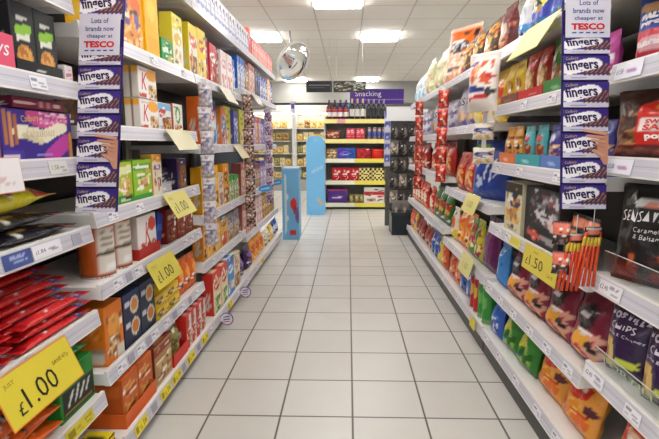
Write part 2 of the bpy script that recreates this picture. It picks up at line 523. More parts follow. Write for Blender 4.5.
# ------------------------------------------------------------------ gondola shelving
RAIL = 'c6c4cd'
SHELF = 'e2dfdb'
BAYS = {   # side, y0, y1, shelf tops from the top down, words
    'L1': (-1, .42, 1.575, (2.05, 1.70, 1.43, 1.185, .948, .64, .325, .12), 'nearest left bay'),
    'L2': (-1, 1.60, 2.775, (2.05, 1.635, 1.30, .988, .722, .385, .12), 'second left bay'),
    'L3': (-1, 2.785, 3.98, (2.05, 1.635, 1.227, .79, .488, .12), 'third left bay'),
    'L4': (-1, 3.99, 5.86, (2.05, 1.70, 1.227, .79, .43, .12), 'farthest left bay'),
    'R1': (1, .42, 1.50, (1.726, 1.465, 1.19, .815, .505, .155), 'nearest right bay'),
    'R2': (1, 1.515, 2.625, (1.726, 1.434, 1.13, .794, .445, .155), 'second right bay'),
    'R3': (1, 2.635, 3.86, (1.726, 1.355, .885, .465, .155), 'third right bay'),
    'R4': (1, 3.87, 5.02, (1.726, 1.32, .965, .53, .155), 'fourth right bay'),
    'R5': (1, 5.03, 6.2, (1.726, 1.32, .965, .53, .155), 'farthest right bay'),
}
FACE = {-1: .90, 1: .81}
BASE = {-1: .85, 1: .80}
DEPTH = .44
def X(s, lv, bay, dx):
    last = lv == len(BAYS[bay][3]) - 1
    return s * ((BASE if last else FACE)[s] + dx)
def build_bay(k):
    s, y0, y1, zs, words_ = BAYS[k]
    ym = (y0 + y1) / 2
    o = bpy.data.objects.new('shelving_bay', None); COL.objects.link(o); o.location = (s * (FACE[s] + DEPTH), ym, 0)
    tag(o, f'grey white steel supermarket shelving bay, {words_} of the aisle', 'shelving', 'shelving bays along the aisle')
    ox = FACE[s] + DEPTH
    hy = (y1 - y0) / 2
    def bx(mb, d0, d1, a, b, z0, z1, c):      # d: distance from the aisle face
        x0, x1 = s * (FACE[s] + d0 - ox), s * (FACE[s] + d1 - ox)
        mb.box(min(x0, x1), max(x0, x1), a, b, z0, z1, c)
    top = 2.12 if s < 0 else 1.76
    mb = MB(('painted_steel',)); bx(mb, DEPTH, DEPTH + .02, -hy, hy, .05, top, '2b2927'); link('back_panel', mb.mesh('back_panel'), o)  # near-black panel: shade of the shelf gaps put into its colour
    for e in (-1, 1):
        mb = MB(('painted_steel',)); bx(mb, DEPTH - .025, DEPTH - .001, e * hy - (.03 if e > 0 else 0), e * hy + (0 if e > 0 else .03), 0, top, '8b8882'); link('upright', mb.mesh('upright'), o)
    mb = MB(('painted_steel',)); bx(mb, -.0, DEPTH - .03, -hy, hy, 0, zs[-1] - .075, '2e2c2a'); link('plinth', mb.mesh('plinth'), o)
    for i, z in enumerate(zs):
        f = (BASE if i == len(zs) - 1 else FACE)[s] - FACE[s]
        mb = MB(('painted_steel',))
        bx(mb, f + .012, DEPTH - .03, -hy + .001, hy - .001, z - .034, z - .010, SHELF)
        for e in (-1, 1):          # side lip of the shelf
            bx(mb, f + .012, DEPTH * .8, e * (hy - .002) - .001, e * (hy - .002) + .001, z - .055, z - .034, SHELF)
        sh = link('shelf', mb.mesh('shelf'), o)
        mb = MB(('plastic_print',))
        pr = [(f, z), (f + .012, z), (f + .012, z - .058), (f - .010, z - .058)]
        mb.prism([(s * (FACE[s] + a - ox), b) for a, b in pr], -hy + .001, hy - .001, SHELF)
        for b0, b1, cc in ((.10, .9, RAIL), (.40, .46, 'b2b0bb'), (.6, .64, 'd6d4db')):      # ticket channel with its ribs
            q = []
            for t in (b0, b1):
                q.append((s * (FACE[s] + f - .010 * t - .0006 * (1 if cc == RAIL else 2) - ox), z - .058 * t))
            mb.quad((q[0][0], -hy + .004, q[0][1]), (q[0][0], hy - .004, q[0][1]), (q[1][0], hy - .004, q[1][1]), (q[1][0], -hy + .004, q[1][1]), cc)
        link('price_rail', mb.mesh('price_rail'), sh)
    return o
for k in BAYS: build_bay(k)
LEVEL = ['top shelf', 'second shelf down', 'third shelf down', 'fourth shelf down', 'fifth shelf down', 'sixth shelf down', 'seventh shelf down']
NAMED = {'L1': {1: 'shelf above the black cookie cartons', 2: 'black cookie shelf', 3: 'purple box shelf', 4: 'black pack shelf', 5: 'red pack shelf', 6: 'green carton shelf'},
         'L2': {1: 'honey carton shelf', 2: 'K carton shelf', 3: 'oat bar shelf', 4: 'brown tube shelf', 5: 'navy carton shelf'},
         'R1': {1: 'shelf above the popcorn', 2: 'popcorn shelf', 3: 'black crisp shelf', 4: 'tortilla shelf'},
         'R2': {1: 'nut tray shelf', 2: 'teal tray shelf', 3: 'sweet carton shelf', 4: 'plum crisp shelf'},
         'R3': {1: 'silver bag shelf', 2: 'huge blue bag shelf', 3: 'purple bag shelf'}}
def place(bay, lv):
    b = BAYS[bay]
    if lv in NAMED.get(bay, {}): return ('left ' if b[0] < 0 else 'right ') + NAMED[bay][lv]
    return f"{b[4]}, {'bottom shelf' if lv == len(b[3]) - 1 else LEVEL[lv]}"
def sz(bay, lv): return BAYS[bay][3][lv] - .0095

def row(bay, lv, y, items):
    """packs along one shelf, near end first; items (pack, how many, options)"""
    s = BAYS[bay][0]; z0 = sz(bay, lv); rz = R(90) if s < 0 else R(-90)
    pl = place(bay, lv)
    for it in items:
        if isinstance(it, (int, float)): y += it; continue
        key, n = it[0], it[1]; op = it[2] if len(it) > 2 else {}
        sb = max(op.get('s', .022), .0145)
        z = z0
        if 'tray' in op:
            t = D[op['tray']]
            put(op['tray'], X(s, lv, bay, sb), y + t.w / 2, z, rz, pl)
            ys = y; q = D[key]; gap = (t.w - .008 - n * q.w) / max(n, 1)
            for d in range(op.get('deep', 1)):
                for i in range(n):
                    yc = y + .004 + (i + .5) * (q.w + gap)
                    put(key, X(s, lv, bay, sb + .010 + d * (q.d + .004)), yc, z + .0035, rz + s * -R(op.get('r', 0)) , pl, rx=R(-op.get('lean', 0)))
            y += t.w + op.get('g', .006)
            continue
        q = D[key]
        for i in range(n):
            zz = z
            for k in range(op.get('st', 1)):
                j = rnd.uniform(-1, 1) * op.get('j', .6)
                put(key, X(s, lv, bay, sb + rnd.uniform(0, op.get('js', .006))), y + q.w / 2, zz, rz + R(j + op.get('r', 0)), pl, rx=R(-op.get('lean', 0)), ry=R(op.get('ry', 0)))
                zz += q.h + .0008
            y += q.w + op.get('g', .005)
    if y > BAYS[bay][2] + .012: print('ROW OVER', bay, lv, round(y - BAYS[bay][2], 3))

# ------------------------------------------------------------------ tickets and cards
def ticket_mesh(w, h, bg, art, tx=()):
    mb = MB(('matt_print',))
    mb.grid(lambda u, v: (-w / 2 + u * w, 0, -h / 2 + v * h), 20, 8, paint(bg, art))
    mb.quad((-w / 2, .0008, -h / 2), (-w / 2, .0008, h / 2), (w / 2, .0008, h / 2), (w / 2, .0008, -h / 2), bg)
    for a, b in (((-1, -1), (1, -1)), ((1, -1), (1, 1)), ((1, 1), (-1, 1)), ((-1, 1), (-1, -1))):
        mb.quad((a[0] * w / 2, 0, a[1] * h / 2), (a[0] * w / 2, .0008, a[1] * h / 2), (b[0] * w / 2, .0008, b[1] * h / 2), (b[0] * w / 2, 0, b[1] * h / 2), bg)
    for t in tx:
        mb.text(t[0], lambda u, v: (-w / 2 + u * w, -EPS, -h / 2 + v * h), *t[1:5], t[5], 0, *(t[6:]))
    return mb.mesh('price_ticket')
WT = ticket_mesh(.074, .036, 'e6e4ea', (('r', .08, .55, .40, .80, '8a8894'), ('t', .5, .2, .95, .85, 3, '9d9aa6'), ('r', .06, .14, .30, .3, 'b3b0bc')))
GT = ticket_mesh(.05, .036, '9a98a6', (('s', 0, 0, 1, 1, 9, 0, 'a9a7b4'),))
YT = ticket_mesh(.11, .044, 'e8d534', (('r', .08, .2, .26, .8, '8f7d18'), ('t', .32, .2, .6, .85, 3, 'a4912a'), ('r', .68, .2, .74, .8, '8f7d18'), ('r', .78, .3, .94, .7, 'a4912a')))
def ticket(bay, lv, y, me=WT, desc='small white price ticket in the shelf rail', t=.5):
    s = BAYS[bay][0]; z = BAYS[bay][3][lv]
    o = link('price_ticket', me)
    x = X(s, lv, bay, -.010 * t - .0042)
    o.location = (x, y, z - .058 * t)
    o.rotation_euler = (Matrix.Rotation(R(90) if s < 0 else R(-90), 3, 'Z') @ Matrix.Rotation(R(-9.8), 3, 'X')).to_euler()
    register(o, desc, place(bay, lv), 'price ticket')
    return o
def price_card(w, h, bg, border, tx, art=()):
    mb = MB(('carton_print',))
    bd = .025 * h
    mb.box(-w / 2, w / 2, 0, .0015, -h, 0, border or bg)
    mb.grid(lambda u, v: (-w / 2 + bd + u * (w - 2 * bd), -.0004, -h + bd + v * (h - 2 * bd)), 24, 12, paint(bg, art))
    for t in tx:
        mb.text(t[0], lambda u, v: (-w / 2 + u * w, -.0012, -h + v * h), *t[1:5], t[5], 0, *(t[6:]))
    return mb.mesh('offer_card')
def offer(bay, lv, y, w, h, bg, border, tx, label, tilt=28, dz=0., art=(), name='offer_card', out=.017):
    s = BAYS[bay][0]; z = BAYS[bay][3][lv] + dz
    o = link(name, price_card(w, h, bg, border, tx, art))
    o.location = (X(s, lv, bay, -out), y, z)
    o.rotation_euler = (Matrix.Rotation(R(90) if s < 0 else R(-90), 3, 'Z') @ Matrix.Rotation(R(-tilt), 3, 'X')).to_euler()
    # the clear grip that holds the card on the rail
    mb = MB(('clear_plastic',)); mb.box(-.02, .02, .0018, .004, -.03, .004, 'ffffff')
    link('hanging_clip', mb.mesh('hanging_clip'), o)
    tag(o, label, 'offer card')
    return o
# ------------------------------------------------------------------ packs of the left side
BR = ('7a4a22', 'b98a4c', 'd9b070', '8f5a2a')          # baked food
NUT = ('8a5a2c', 'c79a5a', 'e0bd82', '6b3f1c', 'b5793a')
FRUIT = ('b3202c', 'd9552e', 'e8a23a', '7a1530', 'c93b48')
cc = 'cereal_carton'
# nearest left bay
carton('crate_orange', 'snack_carton', 'orange snack carton with a white corner', .2, .12, .16, 'd9772e', (('r', 0, .6, .4, 1, 'e9e4dc'), ('n', .4, .1, .95, .5, 9, BR)))
tray('pinktray', 'pink cardboard tray of red wafer packs', .27, .2, .10, 'd8556f', (('e', .5, .5, .3, .2, 'dd6a82'),), back=.2, tx=(('ys', .72, .28, .93, .7, 'f4e9ea', 0, 0, .25), ('oe', .48, .3, .68, .62, 'f4e9ea', 0, 0, .25)), inner='c94a62')
bag('redwafer', 'wafer_pack', 'red wafer pack with a dark band', .115, .19, .05, 'b3262c', (('r', 0, .35, 1, .55, '3a1414'), ('e', .5, .7, .35, .15, 'e0b48a'), ('e', .5, .2, .4, .14, 'c94a3e')), cat='biscuits')
tray('blacktray', 'low black cardboard tray under cookie cartons', .212, .14, .044, '17181a', (('d', .44, .45, .56, .55, .07, 'c8c8c0'),), back=.06, inner='202020')
carton('blackcookie', 'cookie_carton', 'black cookie carton with green lettering', .098, .07, .2, '1f2326', (('e', .5, .25, .36, .17, 'c98a3c'), ('n', .2, .12, .8, .38, 9, ('c98a3c', 'a9682a', 'd9a04e')), ('d', .2, .6, .8, .66, .07, '86b83a'), ('d', .2, .5, .75, .54, .04, 'd8d8cc'), ('d', .25, .78, .7, .8, .025, 'c9c9c0'), ('r', .75, 0, 1, .12, 'a9cc3e')), side='26292b', res=(20, 30), cat='cookies')
carton('whitepink', 'biscuit_carton', 'low white carton with pink script', .042, .1, .06, 'e9dde0', (('d', .15, .45, .8, .55, .09, 'd2798e'), ('r', 0, .0, 1, .12, 'd9a3ae')))
PURP = '3d2a86'
carton('purplefinger', 'biscuit_box', 'large purple chocolate finger box with a cream ribbon', .325, .08, .15, PURP,
       (('e', .62, .9, .3, .24, 'c94a8c'), ('e', .8, .8, .12, .2, 'd98ab0'), ('n', .5, .72, .95, 1.05, 22, ('c94a8c', 'd878a8', 'e8c6d4', 'a83a7c')), ('d', .26, .58, .55, .5, .13, 'e6dfc6'), ('d', .55, .5, .82, .68, .11, 'e6dfc6'), ('d', .3, .5, .5, .38, .05, 'cfc49c'),
        ('d', .05, .35, .05, .95, .018, 'b0713a'), ('d', .11, .3, .11, .92, .018, 'c98a4a'), ('d', .17, .35, .17, .9, .018, 'a9652e'), ('r', .0, .0, .26, .2, '4a3a9a'), ('r', 0, .0, .2, .14, 'd0cce0'),
        ('d', .66, .1, .92, .42, .13, 'b83f9c'), ('d', .97, 0, .97, .6, .014, 'c98a4a'), ('d', .93, 0, .93, .5, .012, 'a9652e'), ('r', .42, .08, .66, .14, '9a8fd0')),
       side='33246f', res=(48, 26), tx=(('Cadbury', .26, .74, .5, .9, 'd8b95a', .2, 0, .3), ('fabulous', .3, .47, .72, .66, 'f6f0dc', .12, 0, .3), ('fabulous', .3, .475, .72, .665, 'cdb98a', .12, 0, .3)), cat='biscuits')
carton('maroonslim', 'biscuit_box', 'slim maroon biscuit box with pale dots', .24, .08, .035, '6a1a34', (('d', .1, .5, .3, .5, .12, 'd9a9a0'), ('e', .5, .5, .05, .3, 'd98a94'), ('e', .66, .5, .05, .3, 'c97a84'), ('e', .82, .5, .05, .3, 'd9a9a0')), cat='biscuits')
carton('rustbox', 'biscuit_box', 'rust brown biscuit box with a white base', .1, .06, .14, '8a3a1a', (('r', 0, 0, 1, .3, 'd9d4cc'),), cat='biscuits')
bag('blackbar', 'biscuit_pack', 'long black biscuit pack with gold marks', .13, .36, .036, '1c1a24', (('d', .3, .3, .34, .42, .06, 'c9a45a'), ('d', .35, .5, .35, .62, .05, '8a2a2c'), ('d', .3, .72, .34, .84, .06, 'c9a45a'), ('r', 0, .92, 1, 1, 'b03a2a')), lay=True, cat='biscuits', res=(14, 30))
bag('yellowbar', 'biscuit_pack', 'crumpled yellow biscuit pack with a red end', .14, .34, .07, 'd9cf1e', (('n', .1, .1, .9, .6, 7, ('d9cf1e', 'b8aa10', 'e6dc3a')), ('r', 0, .74, 1, 1, 'b02a22'), ('r', 0, 0, 1, .2, '7a1a20')), lay=True, cat='biscuits', res=(18, 34), wr=1.7, seed=3)
bag('redbar', 'chocolate_pack', 'long shiny red chocolate bar pack', .05, .36, .025, 'c41a1c', (('r', 0, .82, 1, .94, '2c2f86'), ('e', .5, .9, .3, .05, 'd8d4e0'), ('d', .45, .3, .5, .75, .05, 'd8545a'), ('r', 0, .0, 1, .06, '8a1012')), lay=True, cat='chocolate', res=(12, 30), wr=1.5)
carton('whitecode', 'biscuit_carton', 'pale carton with a barcode on its side', .055, .09, .2, 'd8d4c8', (('t', .1, .4, .9, .9, 10, '9a968a'),), sart=(('t', .1, .5, .9, .9, 8, '9a968a'), ('e', .3, .35, .14, .06, '8aa03a'), ('b', .5, .06, .95, .4, '2a2a2a')), cat='biscuits')
carton('greenbox', 'biscuit_carton', 'green carton with a black front and silver script', .2, .17, .17, '1f7a2a', (('r', .04, .05, .98, .62, '191a18'), ('d', .2, .25, .35, .5, .03, 'd0d4cc'), ('d', .4, .25, .52, .52, .03, 'c8ccc4'), ('d', .55, .25, .7, .5, .03, 'd0d4cc'), ('d', .74, .3, .85, .5, .03, 'c8ccc4'), ('d', .1, .12, .9, .12, .02, '9a7a3a')), side='1f7f2c', res=(30, 24), sart=(), cat='biscuits')
bag('greenfoil', 'biscuit_pack', 'green foil pack lying on the green carton', .13, .21, .04, '1f8f45', (('s', 0, 0, 1, 1, 5, .4, '4fb877'), ('d', .3, .1, .6, .9, .06, 'a9dfbb')), lay=True, cat='biscuits', wr=1.6)
bag('orangebar', 'biscuit_pack', 'long orange dark marked biscuit pack', .12, .3, .045, 'd9601c', (('d', .3, .2, .5, .8, .07, '3a2a20'), ('d', .6, .2, .7, .8, .04, 'e9a45a')), lay=True, cat='biscuits')
carton('yelblack', 'biscuit_carton', 'small black carton with a yellow band', .12, .1, .055, '1a1814', (('r', 0, .62, 1, .95, 'e0c81e'), ('d', .2, .3, .4, .4, .08, 'e0c81e'), ('d', .55, .3, .8, .4, .08, 'e0c81e')), top='d9c01a', cat='biscuits')
carton('brownpack', 'biscuit_carton', 'brown striped biscuit carton', .13, .09, .13, '8a4a1e', (('s', 0, 0, 1, .7, 9, .5, 'a9682e'), ('r', 0, .75, 1, .9, 'd98a2e')), cat='biscuits')
# second left bay
carton('honey', cc, 'large honey yellow cereal carton with orange loops', .235, .075, .315, 'e6a23a', (('e', .3, .68, .26, .17, 'e07a34'), ('e', .72, .6, .2, .14, 'd9692e'), ('n', .05, .02, .95, .36, 8, ('e0913a', 'f0c276', 'c9702e')), ('e', .3, .55, .09, .12, '5a4a8c'), ('e', .74, .42, .1, .14, '6a558f'), ('d', .1, .86, .9, .92, .06, 'f3d9a0'), ('d', .2, .4, .5, .44, .04, 'f0dcb4')), side='f2b81e', sart=(('r', .15, .1, .85, .5, 'f5c94a'),), top='e8a020', res=(26, 32), cat='cereal')
carton('brightyellow', cc, 'plain bright yellow cereal carton', .15, .19, .30, 'f2b410', (('e', .5, .7, .35, .15, 'f5c63c'), ('r', .1, .1, .9, .3, 'eea812')), top='f0b010', cat='cereal')
carton('greensmall', 'cereal_bar_carton', 'small green cereal bar carton', .15, .05, .12, '1f9a4a', (('d', .15, .55, .8, .62, .1, 'd8e8d0'), ('e', .7, .25, .2, .17, 'c9a45a'), ('r', 0, 0, 1, .12, '1a7a3a')), side='1a8a40', cat='cereal bars')
carton('oatyellow', cc, 'mustard cereal carton set back behind the green one', .17, .06, .24, 'c9a81e', (('d', .2, .7, .8, .74, .08, '6a3a1a'), ('n', .1, .1, .9, .45, 7, BR)), cat='cereal')
carton('lemonwhite', cc, 'lemon and white cereal carton', .15, .07, .28, 'e9e4d0', (('r', 0, .72, 1, 1, 'e3d238'), ('e', .5, .55, .36, .12, 'd9b53a'), ('n', .15, .08, .85, .36, 7, ('d9c9a0', 'b99a5a', 'e9e0c4')), ('e', .75, .78, .12, .06, '5a8a3a')), side='e0cf3e', cat='cereal')
carton('kwhite', cc, 'white cereal carton with a big red K', .20, .07, .1395, 'f0ebe8', (('n', .52, .02, 1.02, .5, 8, ('b98a4a', 'd9b98a', '8a5a34', 'e9d9c0')), ('e', .72, .8, .3, .2, 'eda43a'), ('n', .0, .02, .4, .16, 6, ('c94a3a', 'e9d9d0'))), side='d9d0c6', top='e9a83a', sart=(('r', 0, .82, 1, 1, 'eaa63a'), ('r', .42, 0, .58, 1, '6a4a34')), res=(24, 22), tx=(('K', .14, .28, .46, .82, 'c2283a', .03, 0, .3), ('Special', .08, .84, .44, .93, 'c2283a', 0, 0, .3)), cat='cereal')
carton('kfood', 'cereal_bar_carton', 'white and blue cereal bar carton with red lettering', .17, .06, .14, 'dfe2e4', (('r', 0, .75, 1, 1, '7ab0d8'), ('n', .25, .05, .98, .5, 8, ('a9642e', 'd9a05a', '7a3a1e', 'c9b08a')), ('d', .1, .68, .5, .72, .07, 'c23a44')), side='c9d4da', cat='cereal bars')
carton('alpine', 'cereal_bar_carton', 'white cereal bar carton with a green oval', .14, .06, .15, 'e4dfd6', (('e', .5, .6, .28, .3, '3a9a4a'), ('e', .5, .6, .12, .2, 'e4e8de'), ('n', .1, .02, .95, .25, 7, ('9a5a2e', 'c98a5a', 'd9b08a'))), side='b9653a', cat='cereal bars')
carton('redfruit', 'cereal_bar_carton', 'reddish brown cereal bar carton', .15, .06, .16, 'a9643e', (('n', .05, .05, .95, .6, 8, ('b9804a', '8a3a2a', 'd9a97a')), ('r', .1, .7, .9, .9, 'd9c0a9')), side='8a3a28', cat='cereal bars')
carton('oatgreen', 'cereal_bar_carton', 'lime green oat bar carton with a bar pictured', .135, .055, .175, 'a9b82a', (('d', .1, .78, .9, .84, .1, 'dfe0b0'), ('e', .5, .45, .36, .18, 'd29a5a'), ('n', .2, .32, .85, .6, 8, ('d9a96a', 'b97a3e', 'e3c08a')), ('r', 0, 0, 1, .2, '2e8a3c'), ('d', .2, .1, .8, .1, .03, 'd0dcb8')), side='8a9a1e', res=(18, 22), cat='cereal bars')
carton('oatbright', 'cereal_bar_carton', 'bright green oat bar carton with white lettering', .19, .055, .18, '8fbf2e', (('r', .05, .74, .95, .9, '2e8a3a'), ('d', .15, .82, .85, .82, .04, 'eef2d8'), ('e', .55, .42, .3, .16, 'd9a85a'), ('n', .3, .3, .8, .55, 8, ('d9a96a', 'b97a3e', 'e8cc98')), ('r', 0, 0, 1, .14, '3a9a40'), ('d', .2, .62, .6, .64, .04, 'f0f0d0')), side='6aa826', res=(20, 22), cat='cereal bars')
carton('almond', 'cereal_bar_carton', 'cream cereal bar carton with an orange top', .11, .055, .2, 'e2d8bc', (('r', 0, .84, 1, 1, 'e69a26'), ('n', .1, .08, .9, .45, 8, ('8a3a4a', 'c98a6a', 'e6d8c4', '9a5a3a')), ('d', .2, .68, .8, .7, .06, '8a5a8a')), side='cfa04a', cat='cereal bars')
carton('navybar', 'cereal_bar_carton', 'dark navy cereal bar carton with white foot', .19, .1, .13, '14142c', (('r', 0, 0, 1, .42, 'c9c6cf'), ('d', .2, .55, .5, .55, .05, 'd0cce0'), ('d', .55, .52, .85, .52, .05, '8a86b0')), side='1c1a3a', cat='cereal bars')
carton('violetbar', 'cereal_bar_carton', 'brown and violet cereal bar carton', .14, .08, .17, '3a1f5a', (('r', .25, 0, 1, .8, '7a4a2a'), ('n', .3, .1, .95, .7, 7, ('8a5a34', '5a2a24', 'a97a4a'))), side='2a1a44', cat='cereal bars')
tube_pack('browntube', 'biscuit_tube', 'orange brown biscuit tube with a pale barcode label', .066, .215, 'b4521c', (('r', .34, .1, .64, .9, 'd9cfc2'), ('t', .37, .5, .62, .86, 10, '8f887c'), ('r', .34, .44, .64, .46, '3a2a20'), ('r', .34, .28, .64, .3, '3a2a20'), ('b', .42, .13, .58, .26, '2a2622'), ('r', 0, 0, 1, .06, '9a3f12')), cat='biscuits', cap='a9481a')
carton('kstraw', cc, 'white cereal carton with a red K and strawberries', .20, .065, .19, 'eee9e6', (('n', .05, .02, .98, .34, 8, ('d9b98a', 'c23a3a', 'efe4da', 'b98a5a')), ('e', .78, .75, .2, .18, 'd9463a')), side='c9bdb6', top='e6e0dc', res=(24, 22), tx=(('K', .36, .28, .7, .82, 'c2283a', .03, 0, .3),), cat='cereal')
tray('redtray', 'red cardboard tray holding the K carton', .225, .1, .05, 'b0281e', (), back=.06, inner='8a2018')
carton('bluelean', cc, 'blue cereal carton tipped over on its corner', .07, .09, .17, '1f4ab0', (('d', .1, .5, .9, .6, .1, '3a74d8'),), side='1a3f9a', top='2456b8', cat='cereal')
carton('darkred', cc, 'dark red chocolate cereal carton', .135, .08, .18, '7a1a18', (('n', .1, .05, .9, .45, 8, ('8a3a1e', 'b96a3a', '5a1a14')), ('d', .2, .75, .8, .78, .07, 'd0a08a')), side='8f2018', cat='cereal')
carton('orangenut', 'biscuit_carton', 'tall orange biscuit carton with pale corner', .14, .14, .235, 'd9731c', (('e', .5, .6, .36, .22, 'e39a44'), ('n', .15, .1, .85, .4, 7, BR), ('r', .6, .0, 1, .22, 'd8cfc0')), side='de7a20', sart=(('n', .1, .35, .9, .7, 7, ('de7a20', 'e69a4a', 'c9641a')), ('r', .55, .02, .98, .3, 'd0c8bc'), ('t', .6, .05, .95, .28, 5, '8f887c')), res=(18, 24), cat='biscuits')
carton('navycookie', 'biscuit_carton', 'navy biscuit carton with round cookies pictured', .155, .14, .235, '161f3f', (('e', .66, .72, .27, .17, 'd9d4c4'), ('e', .66, .72, .2, .12, 'd98a34'), ('e', .66, .3, .27, .17, 'd9d4c4'), ('e', .66, .3, .2, .12, 'cf7a2c'), ('d', .12, .8, .36, .8, .035, 'c9cde0'), ('d', .12, .4, .34, .4, .035, 'c9cde0'), ('r', 0, .93, 1, 1, '24346a')), side='131a34', sart=(('d', .3, .2, .7, .25, .03, '8a8fb0'),), top='1c2850', res=(26, 30), cat='biscuits')
carton('yellowflat', 'biscuit_carton', 'flat yellow biscuit carton', .15, .1, .06, 'e0b81e', (('d', .1, .5, .5, .6, .14, '6a5a1a'), ('r', .6, .1, .95, .8, 'ead05a')), top='d9b01a', cat='biscuits')
bag('orangetall', 'biscuit_bag', 'tall orange biscuit bag', .1, .21, .06, 'e0681c', (('e', .5, .6, .3, .2, 'f0a04a'), ('d', .2, .3, .8, .4, .08, '8a2a1a')), cat='biscuits')
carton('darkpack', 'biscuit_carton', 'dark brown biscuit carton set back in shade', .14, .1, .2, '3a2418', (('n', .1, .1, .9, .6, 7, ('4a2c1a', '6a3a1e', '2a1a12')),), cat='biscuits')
tray('orangetray', 'orange cardboard tray of biscuit cartons', .29, .2, .06, 'd9601a', (), back=.07, inner='c25614')
carton('orangecake', 'biscuit_carton', 'burnt orange biscuit carton with a cake picture', .138, .13, .2, 'bd5a1c', (('n', .12, .08, .9, .42, 8, ('c98a3e', '9a4a1a', 'dca45a')), ('e', .5, .65, .38, .16, 'd07a30'), ('d', .2, .64, .8, .68, .04, '7a2f10')), side='b4501a', sart=(('r', .1, .6, .9, .9, 'c4622a'),), cat='biscuits')
carton('oatbrown', 'biscuit_carton', 'tan biscuit carton with oat biscuits and dark side', .20, .11, .2, 'a9804a', (('n', .1, .08, .95, .6, 8, ('b9905a', '8a5a2e', 'd0ac78')), ('r', 0, .75, 1, .95, '8a2f1c'), ('r', 0, 0, 1, .06, 'c9b08a')), side='6a1a14', cat='biscuits')
tray('redlow', 'bright red cardboard tray of biscuit bags', .2, .2, .065, 'cf2a1c', (), back=.1, inner='b0241a')
bag('olivebag', 'biscuit_bag', 'round olive biscuit bag in a red tray', .16, .2, .085, '5f5a2a', (('n', .15, .15, .85, .6, 8, ('7a6a34', 'a98a4a', '4a4a20')), ('e', .5, .75, .35, .13, '8a8a4a'), ('r', 0, .92, 1, 1, 'd0cbb8')), cat='biscuits', wr=1.5)
carton('redwhitebox', 'biscuit_carton', 'red and white biscuit carton', .085, .1, .19, 'd9d0c8', (('r', 0, 0, .5, 1, 'c22a22'), ('n', .5, .1, .95, .5, 6, BR)), side='c22a22', cat='biscuits')
# third and farthest left bays
carton('dotwhite', 'porridge_carton', 'white porridge carton with a dark dot', .09, .12, .2, 'e4e3ea', (('r', 0, 0, 1, .34, '8c98d0'), ('e', .5, .78, .22, .1, '2a2e6a'), ('d', .2, .5, .8, .5, .05, '9aa2cc'), ('r', .1, .1, .9, .2, 'd8daea')), side='cfcfe0', cat='cereal')
def gen(key, desc, w, d, h, bg, a, b, foods, name=cc, side=None, cat='cereal'):
    carton(key, name, desc, w, d, h, bg, (('r', 0, .8, 1, 1, a), ('e', .5, .68, .38, .12, b), ('n', .06, .03, .94, .42, 7, foods), ('d', .25, .68, .75, .7, .035, bg)), side=side or a, cat=cat)
gen('yelwhite', 'yellow and white flake carton', .155, .07, .3, 'e9e2cc', 'e3c92a', 'd9483a', BR)
gen('yelred', 'yellow flake carton with a red label', .16, .07, .31, 'e6cf2e', 'dcc222', 'b8202a', ('e9dfae', 'd9b84a', 'cfa030'))
gen('thinmaroon', 'narrow maroon flake carton', .07, .06, .29, '8a2a34', '6a1a28', 'd9a9a0', FRUIT)
gen('redflake', 'red flake carton with a white band', .15, .07, .27, 'b8283a', 'c93a44', 'e4d8d4', ('8a1a24', 'd9a08a', 'b8283a'))
gen('brownwhite', 'brown and white muesli carton', .13, .07, .25, 'd9cdbc', '8a4a34', '7a3a2a', BR)
gen('pinkwhite', 'white berry flake carton with pink print', .15, .07, .28, 'efe4e4', 'e6d4d4', 'd98a9a', ('d9708a', 'efe0dc', 'b98a6a', 'e8c4c0'))
gen('bluewhite', 'blue and white rice cereal carton', .09, .07, .27, 'd8e0ee', '2a62b8', '3a72c8', ('e4e4ea', '8ab0dc', 'c9b08a'))
gen('orangebig', 'orange cereal carton with red foot', .20, .08, .3, 'e87a2e', 'd9481e', 'f0e0d0', ('e8964a', 'd9482a', 'f0b46a'), side='e06a24')
gen('bluestripe', 'white and blue carton with a red stamp', .17, .07, .3, 'dfe2ea', '3a5ab0', 'c22a34', ('3a62b0', 'e0e4ea', 'd9a05a'), side='4a6ab8')
gen('skyblue', 'sky blue cereal carton', .12, .07, .27, '3a9ac8', '2a86b8', 'e4ecf0', ('3a9ac8', 'd9b05a', '2a6a9a'))
gen('orangeblue', 'blue carton with an orange band', .14, .07, .28, '3a7ac0', 'e07a2a', 'f0b04a', ('e08a3a', 'c23a2a', '3a7ac0'))
gen('limegold', 'gold and lime cereal carton', .2, .07, .3, 'd9c44a', 'b8bc3a', '8a9a2a', ('d9c98a', 'c9a03a', 'e4dcae'))
gen('smile', 'tall yellow cereal carton with dark smile marks', .19, .07, .3, 'eeb42a', 'e8a81e', 'f4cc5a', ('eeb42a', '5a3a1a', 'f2c44a', 'eeb42a', 'f0bc3a'))
gen('palesmall', 'pale cereal carton with small prints', .13, .07, .24, 'dcd0c4', 'c9b4a4', 'a96a5a', ('b98a7a', 'd9c9bc', '7a5a54'))
gen('darkyellow', 'yellow carton with a brown panel', .17, .07, .3, 'e0a024', 'd9921c', '5a2a14', ('8a4a1a', 'e0a024', '4a2a14'))
gen('greenwhite', 'white and green muesli carton', .14, .08, .2, 'd8d8cc', '3a9a4a', '8aa03a', ('8ab04a', 'd9d0b0', '6a4a2a'))
gen('orangebee', 'orange loop cereal carton', .20, .07, .25, 'e8a43a', 'e08a24', 'f2d08a', ('e8b45a', 'c9641e', 'f0cc7a'))
gen('tealfruit', 'yellow carton with a teal panel', .20, .07, .25, 'd9b43a', '2a8a8a', 'c22a34', FRUIT)
gen('greyoat', 'grey oat carton with small print', .18, .07, .22, 'b4aea8', '8a8690', '6a6480', BR)
